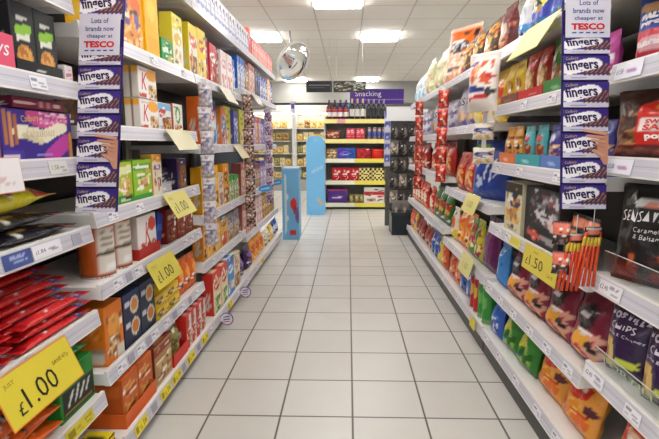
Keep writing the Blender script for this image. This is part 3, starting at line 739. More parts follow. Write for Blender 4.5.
gen('redheart', 'cream cereal carton with a red panel', .18, .07, .28, 'e4d8b4', 'c9342a', 'c22a24', ('2a8a3a', 'e4d8b4', 'd9c48a', '3a9a44'))
gen('bluemilk', 'blue cereal carton with white milk swirl', .20, .07, .29, '3a8ad0', '2a74c0', 'e8eef4', ('3a8ad0', 'e4e8ee', 'd9b07a', '5aa0dc'), side='dfe0e0')
gen('creamwheat', 'cream wheat biscuit carton', .19, .09, .27, 'e0d4b8', 'cfc0a0', 'b9563a', BR)
gen('pinkwafer', 'pink ice cream cone carton', .1, .12, .2, 'e08a84', 'd96a68', 'f0d8d0', ('e0a08a', 'e9c4b4', 'd97a74'), name='cone_carton', cat='biscuits')
gen('scarlet', 'scarlet wafer carton at the head of the row', .12, .14, .25, 'd8423e', 'e05a50', 'e8a49a', ('d8423e', 'e06a60', 'c93a38'), name='cone_carton', cat='biscuits')
gen('navycereal', 'navy cereal carton', .13, .08, .29, '1c2450', '141a3c', '8a9ad0', ('1c2450', '5a6ab0', '8a7a4a'))
gen('whiteblue', 'white carton with a royal blue foot', .14, .08, .25, 'e2e2e8', '2a3a9a', '3a4ab0', ('3a4ab0', 'd8dcec', '2a3a8a'))
gen('sunorange', 'white cereal carton with an orange sun', .18, .08, .27, 'e6dccc', 'efb04a', 'f09a24', ('f0a83a', 'f4c46a', 'e6dccc'))
gen('violetpink', 'violet and white cereal carton', .15, .08, .27, 'cfc4d8', '5a4a9a', '8a6ab0', ('b49ac4', 'e0d4dc', '7a4a6a'))
gen('rosecereal', 'rose and tan cereal carton', .15, .08, .28, 'd0a494', 'b0605a', 'e4ccc0', ('c98a74', 'e0c0b0', '8a4a44'))
gen('lilac', 'lilac blue cereal carton', .15, .08, .28, '6a70b8', '3a408a', 'd0d4e8', ('8a90c8', 'c4c8e0', '3a408a'))
gen('wheatgold', 'wheat gold cereal carton', .16, .08, .26, 'd9b85a', 'c99a34', '7a3a1e', BR)
bag('orangecrisp', 'crisp_bag', 'plump orange bag by the shelf edge', .2, .22, .1, 'e89a2a', (('n', .1, .1, .9, .5, 7, ('f0b44a', 'd9782a', 'f4cc7a')), ('e', .5, .72, .38, .15, 'd9602a')))
bag('yellowcrisp', 'crisp_bag', 'yellow bag with a cream label', .18, .2, .09, 'e4c23a', (('e', .5, .6, .36, .2, 'efe6cc'), ('n', .2, .1, .8, .35, 7, BR)))
bag('creambag', 'oat_bag', 'cream oat bag', .2, .17, .1, 'dfd6c0', (('e', .5, .6, .34, .2, 'c9a05a'), ('d', .2, .3, .8, .3, .06, 'b9a88a')))
bag('bluebag', 'oat_bag', 'royal blue oat bag', .18, .2, .09, '2a4ab8', (('e', .5, .65, .36, .17, 'e0e4f0'), ('r', 0, 0, 1, .25, 'd9b43a')))
bag('violetbag', 'oat_bag', 'dark violet snack bag', .2, .2, .1, '3a2454', (('n', .1, .1, .9, .5, 7, ('5a3a7a', '8a5a6a', '2a1a44')), ('e', .5, .7, .36, .14, '8a6ab0')))

# ------------------------------------------------------------------ filling the left side
row('L1', 1, 1.16, [('crate_orange', 2)])
row('L1', 2, 1.045, [('redwafer', 2, dict(tray='pinktray')), ('blackcookie', 2, dict(tray='blacktray')), ('whitepink', 1, dict(s=.015))])
row('L1', 3, .905, [('purplefinger', 2, dict(j=.2)), ])
put('maroonslim', X(-1, 3, 'L1', .03), 1.42, sz('L1', 3) + .1512, R(90), place('L1', 3) + ', lying on the purple box')
put('rustbox', X(-1, 3, 'L1', .07), 1.563 - .05, sz('L1', 3) + .0, R(90), place('L1', 3)) if False else None
for i in range(2):
    put('blackbar', X(-1, 4, 'L1', .02 + .012 * i), 1.32 + .03 * (1 - i), sz('L1', 4) + .0442 * i, R(90 + 2 * i), place('L1', 4), how='up')
put('yellowbar', X(-1, 4, 'L1', .03), 1.30, sz('L1', 4) + .0895, R(94), place('L1', 4) + ', lying on the black packs')
row('L1', 4, .55, [('blackbar', 1)])
k = 0
for d, n in ((0, 3), (1, 5), (2, 7), (3, 8), (4, 8)):
    for i in range(n):
        put('redbar', X(-1, 5, 'L1', .014 + d * .064 + .005 * (i % 2)), 1.387 + rnd.uniform(-.012, .012) - .004 * i, sz('L1', 5) + .0315 * i, R(90 + rnd.uniform(-1.2, 1.2)), place('L1', 5) + (', front pile', ', pile two deep', ', pile three deep', ', pile four deep', ', rearmost pile')[d], how='up')
for i in range(4):
    put('redbar', X(-1, 5, 'L1', .016), 1.0 + rnd.uniform(-.006, .006), sz('L1', 5) + .0315 * i, R(90 + rnd.uniform(-1, 1)), place('L1', 5) + ', nearest pile', how='up')
put('whitecode', X(-1, 5, 'L1', .31), 1.53, sz('L1', 5), R(90), place('L1', 5))
row('L1', 6, .72, [('orangebar', 1, dict(s=.03)), ])
for i in range(3):
    put('orangebar', X(-1, 6, 'L1', .018), 1.205, sz('L1', 6) + .0545 * i, R(90 + i), place('L1', 6) + ', stacked pile', how='up')
row('L1', 6, 1.36 + .04, [])
put('greenbox', X(-1, 6, 'L1', .03), 1.467, sz('L1', 6), R(90), place('L1', 6))
put('greenfoil', X(-1, 6, 'L1', .045), 1.462, sz('L1', 6) + .172, R(90), place('L1', 6))
row('L1', 7, 1.02, [('brownpack', 3, dict(s=.08))])
put('yelblack', X(-1, 7, 'L1', .018), 1.505, sz('L1', 7), R(90), place('L1', 7))

row('L2', 1, 1.70, [('honey', 2, dict(j=.3)), ('brightyellow', 1, dict(s=.01)), .03, ('greensmall', 1, dict(s=.015)), ('lemonwhite', 1, dict(s=.012))])
put('oatyellow', X(-1, 1, 'L2', .12), 2.455, sz('L2', 1), R(90), place('L2', 1))
row('L2', 2, 2.09, [('kwhite', 1, dict(st=2, j=.3)), ('kfood', 1), .01, ('alpine', 1)])
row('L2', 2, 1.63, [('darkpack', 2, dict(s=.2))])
row('L2', 3, 1.70, [('oatgreen', 2), ('oatbright', 1), ('almond', 1), .01, ('navybar', 1, dict(s=.05)), ('violetbar', 1, dict(s=.02))])
row('L2', 4, 1.70, [('browntube', 2, dict(g=.004)), .02])
row('L2', 4, 1.985, [('kstraw', 1, dict(tray='redtray')), .12, ('darkred', 3, dict(s=.03, g=.002))])
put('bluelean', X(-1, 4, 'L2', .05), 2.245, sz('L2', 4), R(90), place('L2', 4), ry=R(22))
row('L2', 5, 1.655, [('orangenut', 1), ('navycookie', 2, dict(g=.002, j=.1)), .01, ('yellowflat', 2, dict(st=2)), ('orangetall', 3, dict(s=.012, g=.002))])
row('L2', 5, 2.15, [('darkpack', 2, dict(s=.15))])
row('L2', 6, 1.66, [('orangecake', 2, dict(tray='orangetray')), ('oatbrown', 1), .01, ('olivebag', 1, dict(tray='redlow')), ('redwhitebox', 4, dict(g=.002))])

row('L3', 0, 2.80, [('dotwhite', 12, dict(g=.007, j=1.5))])
row('L3', 1, 2.80, [('yelwhite', 1), ('yelred', 1), ('thinmaroon', 1, dict(s=.03)), ('redflake', 1), ('brownwhite', 1, dict(s=.04)), ('pinkwhite', 2), ('bluewhite', 1)])
row('L3', 2, 2.92, [('orangebig', 1), ('bluestripe', 1), ('skyblue', 1, dict(s=.05)), ('orangeblue', 1), .03, ('limegold', 1, dict(s=.05)), ('lilac', 1)])
row('L3', 3, 2.90, [('smile', 2), ('palesmall', 1), ('darkyellow', 1), ('greenwhite', 2)])
row('L3', 4, 2.88, [('orangebee', 2), ('tealfruit', 1), ('greyoat', 2)])
row('L3', 5, 2.88, [('redheart', 2), ('bluemilk', 1), ('creamwheat', 1), ('violetbag', 1)])
row('L4', 0, 4.0, [('dotwhite', 5, dict(g=.007, j=1.5)), ('scarlet', 1), ('pinkwafer', 11, dict(g=.008, j=1.5))])
row('L4', 1, 4.0, [('bluewhite', 3, dict(g=.008)), ('brownwhite', 1), ('rosecereal', 2), ('navycereal', 2), ('whiteblue', 3), ('sunorange', 1), ('whiteblue', 1, dict(g=.01))])
row('L4', 2, 4.0, [('limegold', 1), ('violetpink', 3), ('rosecereal', 2), ('lilac', 2), ('pinkwhite', 2), ('redflake', 1)])
row('L4', 3, 4.0, [('rosecereal', 3), ('lilac', 1), ('brownwhite', 2), ('violetpink', 2), ('wheatgold', 2), ('whiteblue', 1)])
row('L4', 4, 4.0, [('rosecereal', 3), ('pinkwhite', 3), ('wheatgold', 5)])
row('L4', 5, 4.0, [('violetbag', 1), ('orangecrisp', 3), ('creambag', 2, dict(g=.01)), ('yellowcrisp', 1), ('bluebag', 2)])
# ------------------------------------------------------------------ packs of the right side
CR = ('e8b45a', 'c98a34', 'f0cc80')
cb = 'crisp_bag'
# nearest right bay
bag('saltedblue', 'popcorn_bag', 'blue and red popcorn bag with white lettering', .16, .195, .08, '24408f', (('r', 0, 0, 1, .5, 'b8283a'), ('e', .5, .9, .5, .12, 'b98a5a'), ('e', .45, .27, .42, .13, 'd9a0a8'), ('e', .78, .24, .14, .16, 'd8d2cc')), tx=(('SALTED', .12, .66, .88, .78, 'e8e6ea', .02, .1), ('popcorn', .14, .54, .8, .63, 'd0cad8', 0, .1), ('Butterkist', .1, .22, .62, .33, 'e8dede', .02, .2)), res=(22, 30), cat='popcorn')
bag('magenta', 'snack_bag', 'small magenta snack bag', .09, .16, .05, 'b03a8a', (('e', .5, .6, .3, .2, 'd9a0c8'), ('r', 0, 0, 1, .2, '5a2a34')), cat='snacks')
bag('darkplum', 'snack_bag', 'dark plum snack bag', .15, .19, .08, '2c1a24', (('e', .5, .6, .3, .2, '6a3a4a'),), cat='snacks')
bag('popred', 'popcorn_bag', 'large brown popcorn bag with a red and white panel', .25, .203, .1, '3a1e14', (('n', .03, .1, .5, .75, 9, ('4a2818', '3a1e14', '7a4a2c', '3a1e14', 'a97a4a')), ('r', .34, .18, 1, .80, 'c9261c'), ('e', .72, .80, .36, .1, 'c9261c'), ('e', .72, .78, .2, .05, 'e0a04a'), ('r', .36, .38, 1, .60, 'e4dcd6'), ('r', 0, 0, 1, .17, '5a1218'), ('n', 0, .02, 1, .16, 9, ('5a1218', '8a4a34', '7a2a1e', '5a1218'))),
    tx=(('it', .5, .86, .62, .98, 'e8c48a', .02, .1, .3), ('SWEET &', .44, .51, .86, .58, 'c22a22', .02, .05), ('SALTED', .43, .41, .97, .505, 'c22a22', .04, .05), ('popcorn', .46, .24, .94, .34, 'f0e6e0', .02, .05)), res=(26, 32), cat='popcorn')
#bag('popbrown', 'popcorn_bag', 'dark brown popcorn bag showing loose kernels', .12, .17, .08, '3a1e14', (('n', .1, .25, .95, .9, 8, ('5a3420', 'a97a4a', '3a1e14', '8a5a34', '4a2818')), ('r', 0, 0, 1, .25, '6a2a30')), cat='popcorn', wr=1.8, seed=5)
bag('blackcrisp', cb, 'large black crisp bag with white capital lettering', .23, .30, .1, '121113', (('e', .42, .88, .18, .06, 'd9d6d2'), ('e', .48, .86, .1, .035, 'd98a7a'), ('r', 0, 0, 1, .12, '6a1420'), ('n', .3, .04, .98, .34, 7, ('8a2a1a', '1a1214', '3a1a1c', 'b0582a', '121113')), ('e', .16, .5, .1, .05, '4a4648')),
    tx=(('SENSATIONS', .10, .66, .98, .80, 'e6e4e2', .02, -.08), ('Caramelised', .34, .55, .84, .61, 'd8d6d4', .02, -.08), ('& Balsamic', .36, .47, .78, .53, 'd8d6d4', .02, -.08)), res=(28, 34), cat='crisps')
bag('blackcrispside', cb, 'black crisp bag turned sideways beside the strip', .13, .28, .09, '151416', (('t', .1, .5, .6, .8, 6, '8a8688'), ('e', .4, .35, .2, .1, '5a5658'), ('e', .3, .2, .14, .05, '8a2a2c')), cat='crisps', wr=1.5, seed=8)
bag('tortilla', 'tortilla_bag', 'purple tortilla chip bag with a lime slice', .18, .25, .1, '2c1440', (('e', .5, .28, .34, .14, 'c9c43a'), ('e', .5, .32, .34, .13, '2c1440'), ('n', .0, .04, .34, .5, 6, ('d9b45a', 'c99a3e', '8a6a2a', 'e0c070')), ('e', .62, .22, .22, .06, 'd0d84a'), ('r', 0, 0, 1, .05, '5a1a3a')),
    tx=(('TORTILLA', .1, .8, .95, .92, 'd0c4d8', .01, -.15), ('CHIPS', .16, .66, .75, .76, 'd8d0e0', .03, -.1), ('Lime & Chutney', .14, .56, .9, .62, 'c9c0d4', .01, -.1)), res=(24, 30), cat='tortilla chips')
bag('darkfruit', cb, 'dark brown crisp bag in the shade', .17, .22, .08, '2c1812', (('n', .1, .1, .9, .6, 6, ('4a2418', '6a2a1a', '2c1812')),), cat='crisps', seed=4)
bag('smallpink', 'snack_bag', 'small crimson snack bag at the divider', .1, .1, .05, 'b02a44', (('n', .1, .1, .9, .9, 6, ('c93a54', 'd9a08a', '8a1a30')),), cat='snacks')
bag('orangechip', cb, 'big orange crisp bag with red blotches', .24, .25, .1, 'e39a3a', (('e', .28, .3, .2, .13, 'd9581e'), ('e', .72, .2, .2, .14, 'dd6a24'), ('e', .3, .1, .14, .09, 'c93a1a'), ('e', .24, .56, .13, .1, 'e07a2a'), ('n', .35, .3, .75, .5, 6, ('e8a84a', 'e39a3a', 'd98a2a', 'f0bc60')), ('e', .42, .72, .40, .19, 'c8281c'), ('n', .14, .58, .72, .86, 8, ('d8402a', 'c22418', 'd0402c')), ('d', .18, .76, .66, .76, .04, 'e8c0a0'), ('e', .86, .46, .11, .09, '5a1a30'), ('r', .1, .02, .24, .15, 'd6cc9a')), cat='crisps', wr=1.5, res=(28, 32))
bag('redgreen', cb, 'red and dark green crisp bag', .2, .24, .1, 'c22a1e', (('r', 0, 0, .5, .5, '24441e'), ('e', .6, .6, .3, .2, 'e0682a')), cat='crisps')
bag('greenchip', cb, 'green and yellow crisp bag lying low', .2, .22, .1, '2c7a24', (('e', .4, .6, .3, .18, 'c9c83a'), ('n', .3, .1, .9, .5, 6, ('3a8a2a', '8ab03a', '1e5a1e')), ('r', 0, .8, .3, 1, '2a5aa8')), cat='crisps', wr=1.6, seed=2)
# second right bay
bag('bluecrisp', cb, 'royal blue crisp bag with a yellow badge', .22, .28, .1, '2436a0', (('n', 0, .55, .5, 1, 7, ('e0a83a', 'b87a24', 'f0c868', '7a4a1a')), ('e', .6, .5, .3, .12, 'e8e04a'), ('r', 0, 0, 1, .2, '2a7ac0')), tx=(('CK', .42, .42, .78, .58, '1a1a4a', .04, .1),), cat='crisps', seed=1)
bag('whitepuff', cb, 'white and pale blue crisp bag', .12, .26, .08, 'dfe0e2', (('e', .5, .5, .3, .2, 'b8c4d0'), ('r', 0, 0, 1, .3, '3a8ac8')), cat='crisps', seed=2)
bag('maroonbag', cb, 'maroon crisp bag with pale label', .2, .27, .09, '5a141c', (('e', .5, .5, .3, .15, 'c9a890'), ('n', .1, .05, .9, .36, 7, ('b0502a', '5a141c', 'd98a4a')), ('r', 0, .7, 1, .76, '8a3a2a')), cat='crisps', seed=3)
bag('goldcrisp', cb, 'brown bag with golden crisp rings', .27, .26, .1, '4a2c14', (('n', .05, .2, .95, .95, 8, ('e0a832', 'c98a24', '5a3414', 'f0c458', '3a2410')), ('e', .3, .16, .3, .12, 'c23a1e')), cat='crisps', seed=4)
tray('bluetray', 'pale blue display tray of crisp bags', .24, .2, .08, '7ab0dc', (), back=.09, inner='9ac0dc')
tray('cleartray', 'grey white display tray of crisp bags', .27, .2, .08, 'c9cdd2', (), back=.09, inner='b4b8bc')
bag('nutgreen', 'nut_bag', 'green nut bag with a clear window of mixed nuts', .12, .225, .05, '3f8f34', (('n', .02, .0, .98, .56, 9, NUT), ('e', .3, .62, .34, .1, '2a2a24'), ('d', .2, .84, .8, .84, .04, 'b8d0a0')), seal='3f9a3a', cat='nuts', res=(18, 26), seed=1)
bag('nutred', 'nut_bag', 'red nut bag with a clear window of nuts', .13, .215, .055, 'b8241e', (('n', .1, .0, .9, .7, 8, ('d9b478', 'b98a4a', 'e6cc98', '9a6a34')), ('d', .1, .5, .3, .95, .06, 'd8cfc8')), cat='nuts', seed=2)
bag('nutyellow', 'nut_bag', 'yellow topped nut bag', .115, .21, .055, 'c9a81e', (('n', .1, .0, .9, .62, 8, ('c98a34', 'e0b45a', '8a5a24')),), cat='nuts', seed=3)
tray('greentray', 'green nut display tray', .27, .14, .065, '2f8a34', (('t', .3, .3, .6, .7, 2, '8ac08a'),), back=.1, inner='2a6a2a')
tray('scarlettray', 'bright red nut display tray', .29, .14, .055, 'cc2a2a', (('d', .55, .5, .75, .55, .06, 'e08a84'),), back=.09, inner='9a2020')
tray('browntray', 'brown nut display tray', .25, .14, .055, '7a3a2c', (('d', .3, .5, .6, .5, .06, 'a9685a'),), back=.09, inner='5a2a20')
bag('nutblue', 'nut_bag', 'violet blue snack nut bag', .11, .18, .055, '3a3a8a', (('n', .2, .02, .98, .55, 7, ('c9905a', '5a4a9a', 'b0583a', '2a2a6a', 'e0b890')), ('e', .4, .75, .3, .12, 'c9c8dc')), cat='nuts', seed=4)
bag('nutteal', 'nut_bag', 'teal topped snack nut bag', .11, .185, .055, '4aa8b0', (('n', .05, .02, .95, .58, 7, ('8a3a2a', 'c98a4a', '4a2a2a', 'b06a3a')), ('e', .6, .72, .24, .1, 'b03a34')), cat='nuts', seed=5)
bag('nutorange', 'nut_bag', 'amber snack nut bag', .11, .19, .055, 'd99a2a', (('n', .05, .02, .95, .6, 7, ('c9803a', '7a4a24', 'e8b45a', 'a9602a')), ('r', .0, .7, 1, .78, '8a4a1e')), cat='nuts', seed=6)
tray('slatebluetray', 'slate blue nut display tray', .25, .14, .06, '5878b8', (('t', .3, .3, .6, .7, 2, 'a0b4dc'),), back=.08, inner='40589a')
tray('tealtray', 'teal nut display tray', .30, .14, .06, '3a9aa4', (('t', .3, .3, .6, .7, 2, '9ad0d4'),), back=.08, inner='2a7a84')
tray('orangenuttray', 'salmon orange nut display tray', .24, .14, .06, 'd8743e', (('t', .3, .3, .6, .7, 2, 'f0b890'),), back=.08, inner='b05a2a')
carton('sweetbox', 'sweet_carton', 'large black sweet carton with a window of wrapped sweets', .36, .14, .255, '1d1b1c', (('n', .12, .36, .95, .98, 10, ('1d1b1c', 'a8a4a8', '4a2a34', 'c9c4c8', '2c2a2e', '8a4a4a', '6a666a')), ('e', .32, .17, .09, .13, 'c94a3a'), ('e', .32, .17, .05, .07, 'e0a090'), ('d', .5, .15, .85, .15, .05, '9a969a')), side='1a1819', res=(36, 26), cat='sweets')
carton('cookiecream', 'cookie_carton', 'tall cream cookie carton with cookies pictured', .235, .1, .255, 'd0c8a8', (('r', 0, .8, 1, 1, '2a2820'), ('e', .62, .62, .3, .18, '3a2a5a'), ('n', .08, .2, .92, .52, 8, ('c98a34', 'e0b868', 'a9682a', 'd0c8a8')), ('t', .2, .05, .8, .16, 2, '8a846a'), ('r', .1, .58, .3, .74, 'e8e4d0')), side='bdb594', res=(24, 24), cat='cookies')
bag('mixsweet', 'sweet_bag', 'small dark bag of bright wrapped sweets', .1, .18, .05, '2a2428', (('n', .05, .05, .95, .7, 7, ('d9546a', '2a2428', 'c9c43a', '3a6a3a', 'c8c4c8')), ('r', 0, .8, 1, 1, 'e08a6a')), cat='sweets', seed=7)
bag('fruitbag', 'crisp_bag', 'plum crisp bag with red and peach fruit prints', .23, .26, .1, '7a1a34', (('n', .0, .0, 1, .5, 7, ('b8304a', 'd9a08a', '8a1a38', 'c8485a', 'e8b45a')), ('e', .5, .68, .28, .22, '24101e'), ('e', .55, .3, .22, .12, 'e0a03a'), ('d', .38, .68, .62, .7, .035, 'd8ccd4')), cat='crisps', seed=3, wr=1.4, res=(24, 28))
bag('skybag', cb, 'sky blue crisp bag with silver crease', .135, .24, .08, '3a82c8', (('n', .1, .1, .6, .6, 6, ('5aa0dc', '2a62a8', 'a9c8e4')),), cat='crisps', seed=5, wr=1.6)
bag('purplebag', cb, 'plain purple crisp bag', .27, .33, .1, '5a1450', (('e', .6, .5, .3, .2, '6a1e5e'),), cat='crisps', seed=6, wr=.8)
bag('bluelow', cb, 'bright blue crisp bag on the low shelf', .16, .2, .08, '2a5ab8', (('n', .1, .1, .9, .6, 6, ('2a5ab8', '4a8ad8', '1a3a8a', 'c9d0dc')),), cat='crisps', seed=7)
# third right bay and beyond
bag('wotsit', cb, 'orange puffed snack bag with dark lettering patch', .24, .30, .12, 'ea6c1c', (('e', .55, .5, .36, .14, '2a2420'), ('e', .55, .5, .26, .08, 'd8d0c8'), ('n', .0, .0, 1, .3, 7, ('f0a060', 'e87a2c', 'f6c8a0'))), cat='crisps', seed=8)
bag('puffclear', cb, 'very large bag of pale orange puffs with orange top', .36, .5, .14, 'ecc8ae', (('n', 0, 0, 1, 1, 11, ('f2b48c', 'ecd4c4', 'eda070', 'f4dccc', 'e8c0a8')), ('r', 0, .72, 1, 1, 'ea6c1c'), ('e', .8, .66, .3, .14, 'ea6c1c'), ('e', .5, .66, .34, .12, '2a2624'), ('e', .5, .66, .26, .08, 'd0ccd0'), ('d', .4, .66, .6, .66, .03, '4a4448'), ('e', .6, .94, .12, .05, '6a3a1a')), cat='crisps', seed=9)
bag('limeclear', cb, 'tall pale lime snack bag', .26, .40, .14, 'd4d8a4', (('n', 0, 0, 1, .9, 9, ('dce0b4', 'c0c87a', 'e8e6d0', 'cfd48a', 'e0b8a4')), ('r', 0, .92, .6, 1, '2a2a24')), cat='crisps', seed=2)
bag('icebag', cb, 'ice white and pale blue snack bag', .26, .33, .12, 'dfe6ea', (('e', .4, .3, .34, .2, '8ac0e0'), ('n', .3, .4, 1, .95, 7, ('e8ecee', 'c4d4dc', 'dfe6ea'))), cat='crisps', seed=3)
bag('silverbag', cb, 'silver and violet bag with black capitals', .22, .31, .09, 'b4b4c8', (('r', 0, 0, 1, .22, '5a569a'), ('n', .3, .12, .95, .4, 7, ('d9b48a', '8a86b8', 'c09a6a')), ('e', .5, .66, .48, .24, 'c4c4d0')), tx=(('RISS', .12, .54, .92, .74, '1e1c24', .04),), cat='crisps', seed=4, res=(22, 26))
bag('yellowred', cb, 'yellow crisp bag with red flames', .22, .3, .09, 'e4bc2a', (('n', .1, .3, .9, .8, 6, ('d9442a', 'e8902a', 'e4bc2a', 'c92a1e')), ('e', .5, .15, .36, .12, 'e8d88a')), cat='crisps', seed=5)
bag('whitered', cb, 'white crisp bag with red crisps and a blue label', .2, .3, .09, 'ece4dc', (('n', .1, .5, .9, .95, 6, ('d9582a', 'ece4dc', 'e8a06a', 'f0e8e0')), ('r', .1, .3, .7, .46, '2a3a9a'), ('d', .2, .2, .8, .24, .04, 'c92a34')), cat='crisps', seed=6)
bag('bluehuge', cb, 'huge blue multipack bag with white script', .34, .37, .12, '1c3c94', (('r', .0, .86, .4, 1, '5a8a2a'), ('e', .2, .66, .11, .07, 'd8d4d0'), ('e', .2, .66, .07, .045, 'd9542a'), ('d', .45, .35, .55, .72, .025, 'c8d4ea'), ('d', .58, .3, .68, .7, .025, 'c8d4ea'), ('d', .7, .4, .85, .55, .025, 'c8d4ea'), ('n', .0, .1, .4, .4, 7, ('1c3c94', '3a6ac0', 'c8d4e8', '24489f'))), cat='crisps', seed=7, res=(26, 28), wr=1.2)
bag('emberbag', cb, 'red bag with a crown of orange crisps', .26, .29, .1, 'b02418', (('n', .1, .05, .9, .6, 6, ('e0a04a', 'd9702a', 'e8c47a', 'c94a24')), ('n', 0, .75, 1, 1, 7, ('c93020', '8a1a14', 'd9502a'))), cat='crisps', seed=8)
bag('paprikabag', cb, 'dark red paprika crisp bag', .24, .28, .1, '9a1e1a', (('n', .15, .05, .85, .55, 6, ('d9683a', 'b0301e', 'e8a878')), ('e', .5, .75, .34, .12, 'd8c8b8')), cat='crisps', seed=9)
bag('limemulti', cb, 'yellow green multicoloured snack bag', .15, .28, .08, 'b8bc2a', (('n', .05, .1, .95, .9, 6, ('d8d43a', '3a8a3a', 'c8304a', 'e8e8a0', '6a2a5a')),), cat='crisps', seed=1)
bag('pinkmulti', cb, 'green and pink snack bag', .12, .27, .08, '5a8a2a', (('n', .05, .3, .95, .95, 6, ('d0307a', '5a8a2a', 'd8cc3a', '8a1a5a')),), cat='crisps', seed=2)
bag('tangerine', cb, 'tangerine crisp bag with pale puffs', .2, .28, .1, 'ec8a1e', (('n', .1, .1, .9, .6, 6, ('f4a83a', 'e87414', 'f8c470')), ('e', .5, .78, .36, .12, 'e0521a')), cat='crisps', seed=3)
bag('whiteyellow', cb, 'white and yellow crisp bag', .16, .27, .09, 'e4dcc4', (('r', 0, 0, 1, .35, 'e8cc3a'), ('e', .5, .6, .34, .2, 'c9542a')), cat='crisps', seed=4)
bag('greenred', cb, 'dark green crisp bag with a red middle', .24, .3, .1, '1f6a2c', (('e', .5, .56, .44, .2, 'b0301e'), ('e', .5, .4, .4, .1, 'd9a83a'), ('r', 0, .62, 1, .7, '7a1a14')), cat='crisps', seed=5)
bag('redyellow', cb, 'scarlet crisp bag with a pale panel', .2, .28, .09, 'd4341e', (('e', .5, .5, .36, .2, 'ecdcc0'), ('n', .1, .05, .9, .34, 6, ('e8a04a', 'd4341e', 'f0c880'))), cat='crisps', seed=6)
bag('rustcrisp', cb, 'rust brown crisp bag', .18, .24, .08, '8a2c1c', (('n', .05, .1, .95, .7, 6, ('a9402a', '5a1a14', 'd9a08a')),), cat='crisps', seed=7)
bag('bluewhitebag', cb, 'blue and white crisp bag', .16, .24, .08, '2c4ea8', (('n', .05, .1, .95, .9, 6, ('2c4ea8', 'd8dce8', '4a78c8', '1a2a6a')),), cat='crisps', seed=8)
bag('salmonbag', cb, 'salmon red crisp bag', .18, .24, .08, 'd0542e', (('n', .05, .1, .95, .8, 6, ('d9683a', 'b83a24', 'e89a6a')),), cat='crisps', seed=9)
bag('lemonbag', cb, 'lemon yellow crisp bag', .16, .24, .08, 'e4d02e', (('e', .5, .6, .34, .18, '2a4aa0'),), cat='crisps', seed=1)
bag('clearpurple', cb, 'clear silver and purple snack bag', .22, .28, .1, 'b8b4c4', (('n', .0, .1, 1, .9, 7, ('c8c4d0', '7a6a9a', 'a8a4b4', 'dcd8e0')),), cat='crisps', seed=2)
tube_pack('greentube', 'crisp_tube', 'green crisp tube', .047, .22, '2c8a34', (('e', .5, .6, .14, .2, '5aa84a'), ('r', .2, .05, .8, .16, '6a9a5a')), cat='crisps')
tube_pack('redtube', 'crisp_tube', 'red crisp tube', .04, .22, 'b82420', (('e', .5, .6, .14, .2, 'd9a83a'),), cat='crisps')

def clear_divider(bay, lv, y0, y1, h, label, txt=None, tint=None, dx=.002):
    s = BAYS[bay][0]
    w_ = y1 - y0
    o = bpy.data.objects.new('shelf_divider', None); COL.objects.link(o)
    o.location = (X(s, lv, bay, dx + .011), (y0 + y1) / 2, sz(bay, lv)); o.rotation_euler = (0, 0, R(90) if s < 0 else R(-90))
    mb = MB(('clear_plastic',)); mb.box(-w_ / 2, w_ / 2, 0, .002, .0005, h, 'ffffff')
    mb.box(-w_ / 2, w_ / 2, .002, .006, .0005, .0025, 'ffffff')
    link('panel', mb.mesh('panel'), o)
    mb = MB(('plastic_print',))
    mb.box(-w_ / 2, w_ / 2, -.0005, .0025, h, h + .002, 'c9d0ce')
    link('top_edge', mb.mesh('top_edge'), o)
    if txt:
        mb = MB(('matt_print',))
        mb.text(txt, lambda u, v: (-w_ / 2 + u * w_, -.0012, h * v), .06, .62, .94, .88, tint)
        link('lettering', mb.mesh('lettering'), o)
    tag(o, label, 'shelf divider')

Rr = row
row('R1', 0, 1.0, [('bluecrisp', 2)])
row('R1', 1, .90, [('darkplum', 2, dict(lean=4)), ])
put('saltedblue', .862, 1.395, sz('R1', 1), R(-62), place('R1', 1), rx=R(-3))
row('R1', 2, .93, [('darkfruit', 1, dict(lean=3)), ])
put('popred', .846, 1.355, sz('R1', 2), R(-58), place('R1', 2), rx=R(-4))
row('R1', 3, .87, [('blackcrisp', 1, dict(lean=5, s=.03, j=0))])
put('blackcrisp', .85, 1.345, sz('R1', 3), R(-64), place('R1', 3), rx=R(-5))
put('blackcrispside', .99, 1.43, sz('R1', 3), R(-80), place('R1', 3), rx=R(-4))
clear_divider('R1', 3, .86, 1.47, .085, 'clear plastic divider in front of the black crisp bags')
row('R1', 4, .87, [('tortilla', 1, dict(lean=3, s=.026, j=0))])
for yy in (1.185, 1.375): put('tortilla', .835, yy, sz('R1', 4), R(-74), place('R1', 4), rx=R(-3))
clear_divider('R1', 4, .86, 1.47, .07, 'clear plastic divider with pale green lettering before the purple tortilla bags', 'TORTILLA CHIPS', 'a9c09a')
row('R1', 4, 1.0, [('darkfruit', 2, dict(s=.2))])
row('R1', 5, .98, [('redgreen', 1, dict(lean=10)), ('orangechip', 1, dict(lean=12, j=0, s=.03))])

row('R2', 0, 1.68, [('bluecrisp', 3, dict(lean=4, g=.01)), ('whitepuff', 1, dict(lean=4))])
row('R2', 1, 1.56, [('magenta', 2, dict(g=.02)), .02, ('nutgreen', 2, dict(tray='greentray')), ('nutred', 2, dict(tray='scarlettray'))])
row('R2', 1, 2.375, [('nutyellow', 2, dict(tray='browntray'))])
row('R2', 2, 1.54, [('nutblue', 2, dict(tray='slatebluetray')), ('nutblue', 2, dict(tray='slatebluetray')), ('nutteal', 2, dict(tray='tealtray')), ('nutorange', 2, dict(tray='orangenuttray'))])
row('R2', 3, 1.60, [('mixsweet', 2, dict(lean=4)), ('sweetbox', 1, dict(s=.012, j=0)), .03, ('cookiecream', 1, dict(s=.006, j=0))])
row('R2', 4, 1.53, [('fruitbag', 4, dict(lean=11, s=.02, g=.008, j=0)), .0])
row('R2', 4, 2.487, [('skybag', 1, dict(lean=3, s=.02, j=0))])
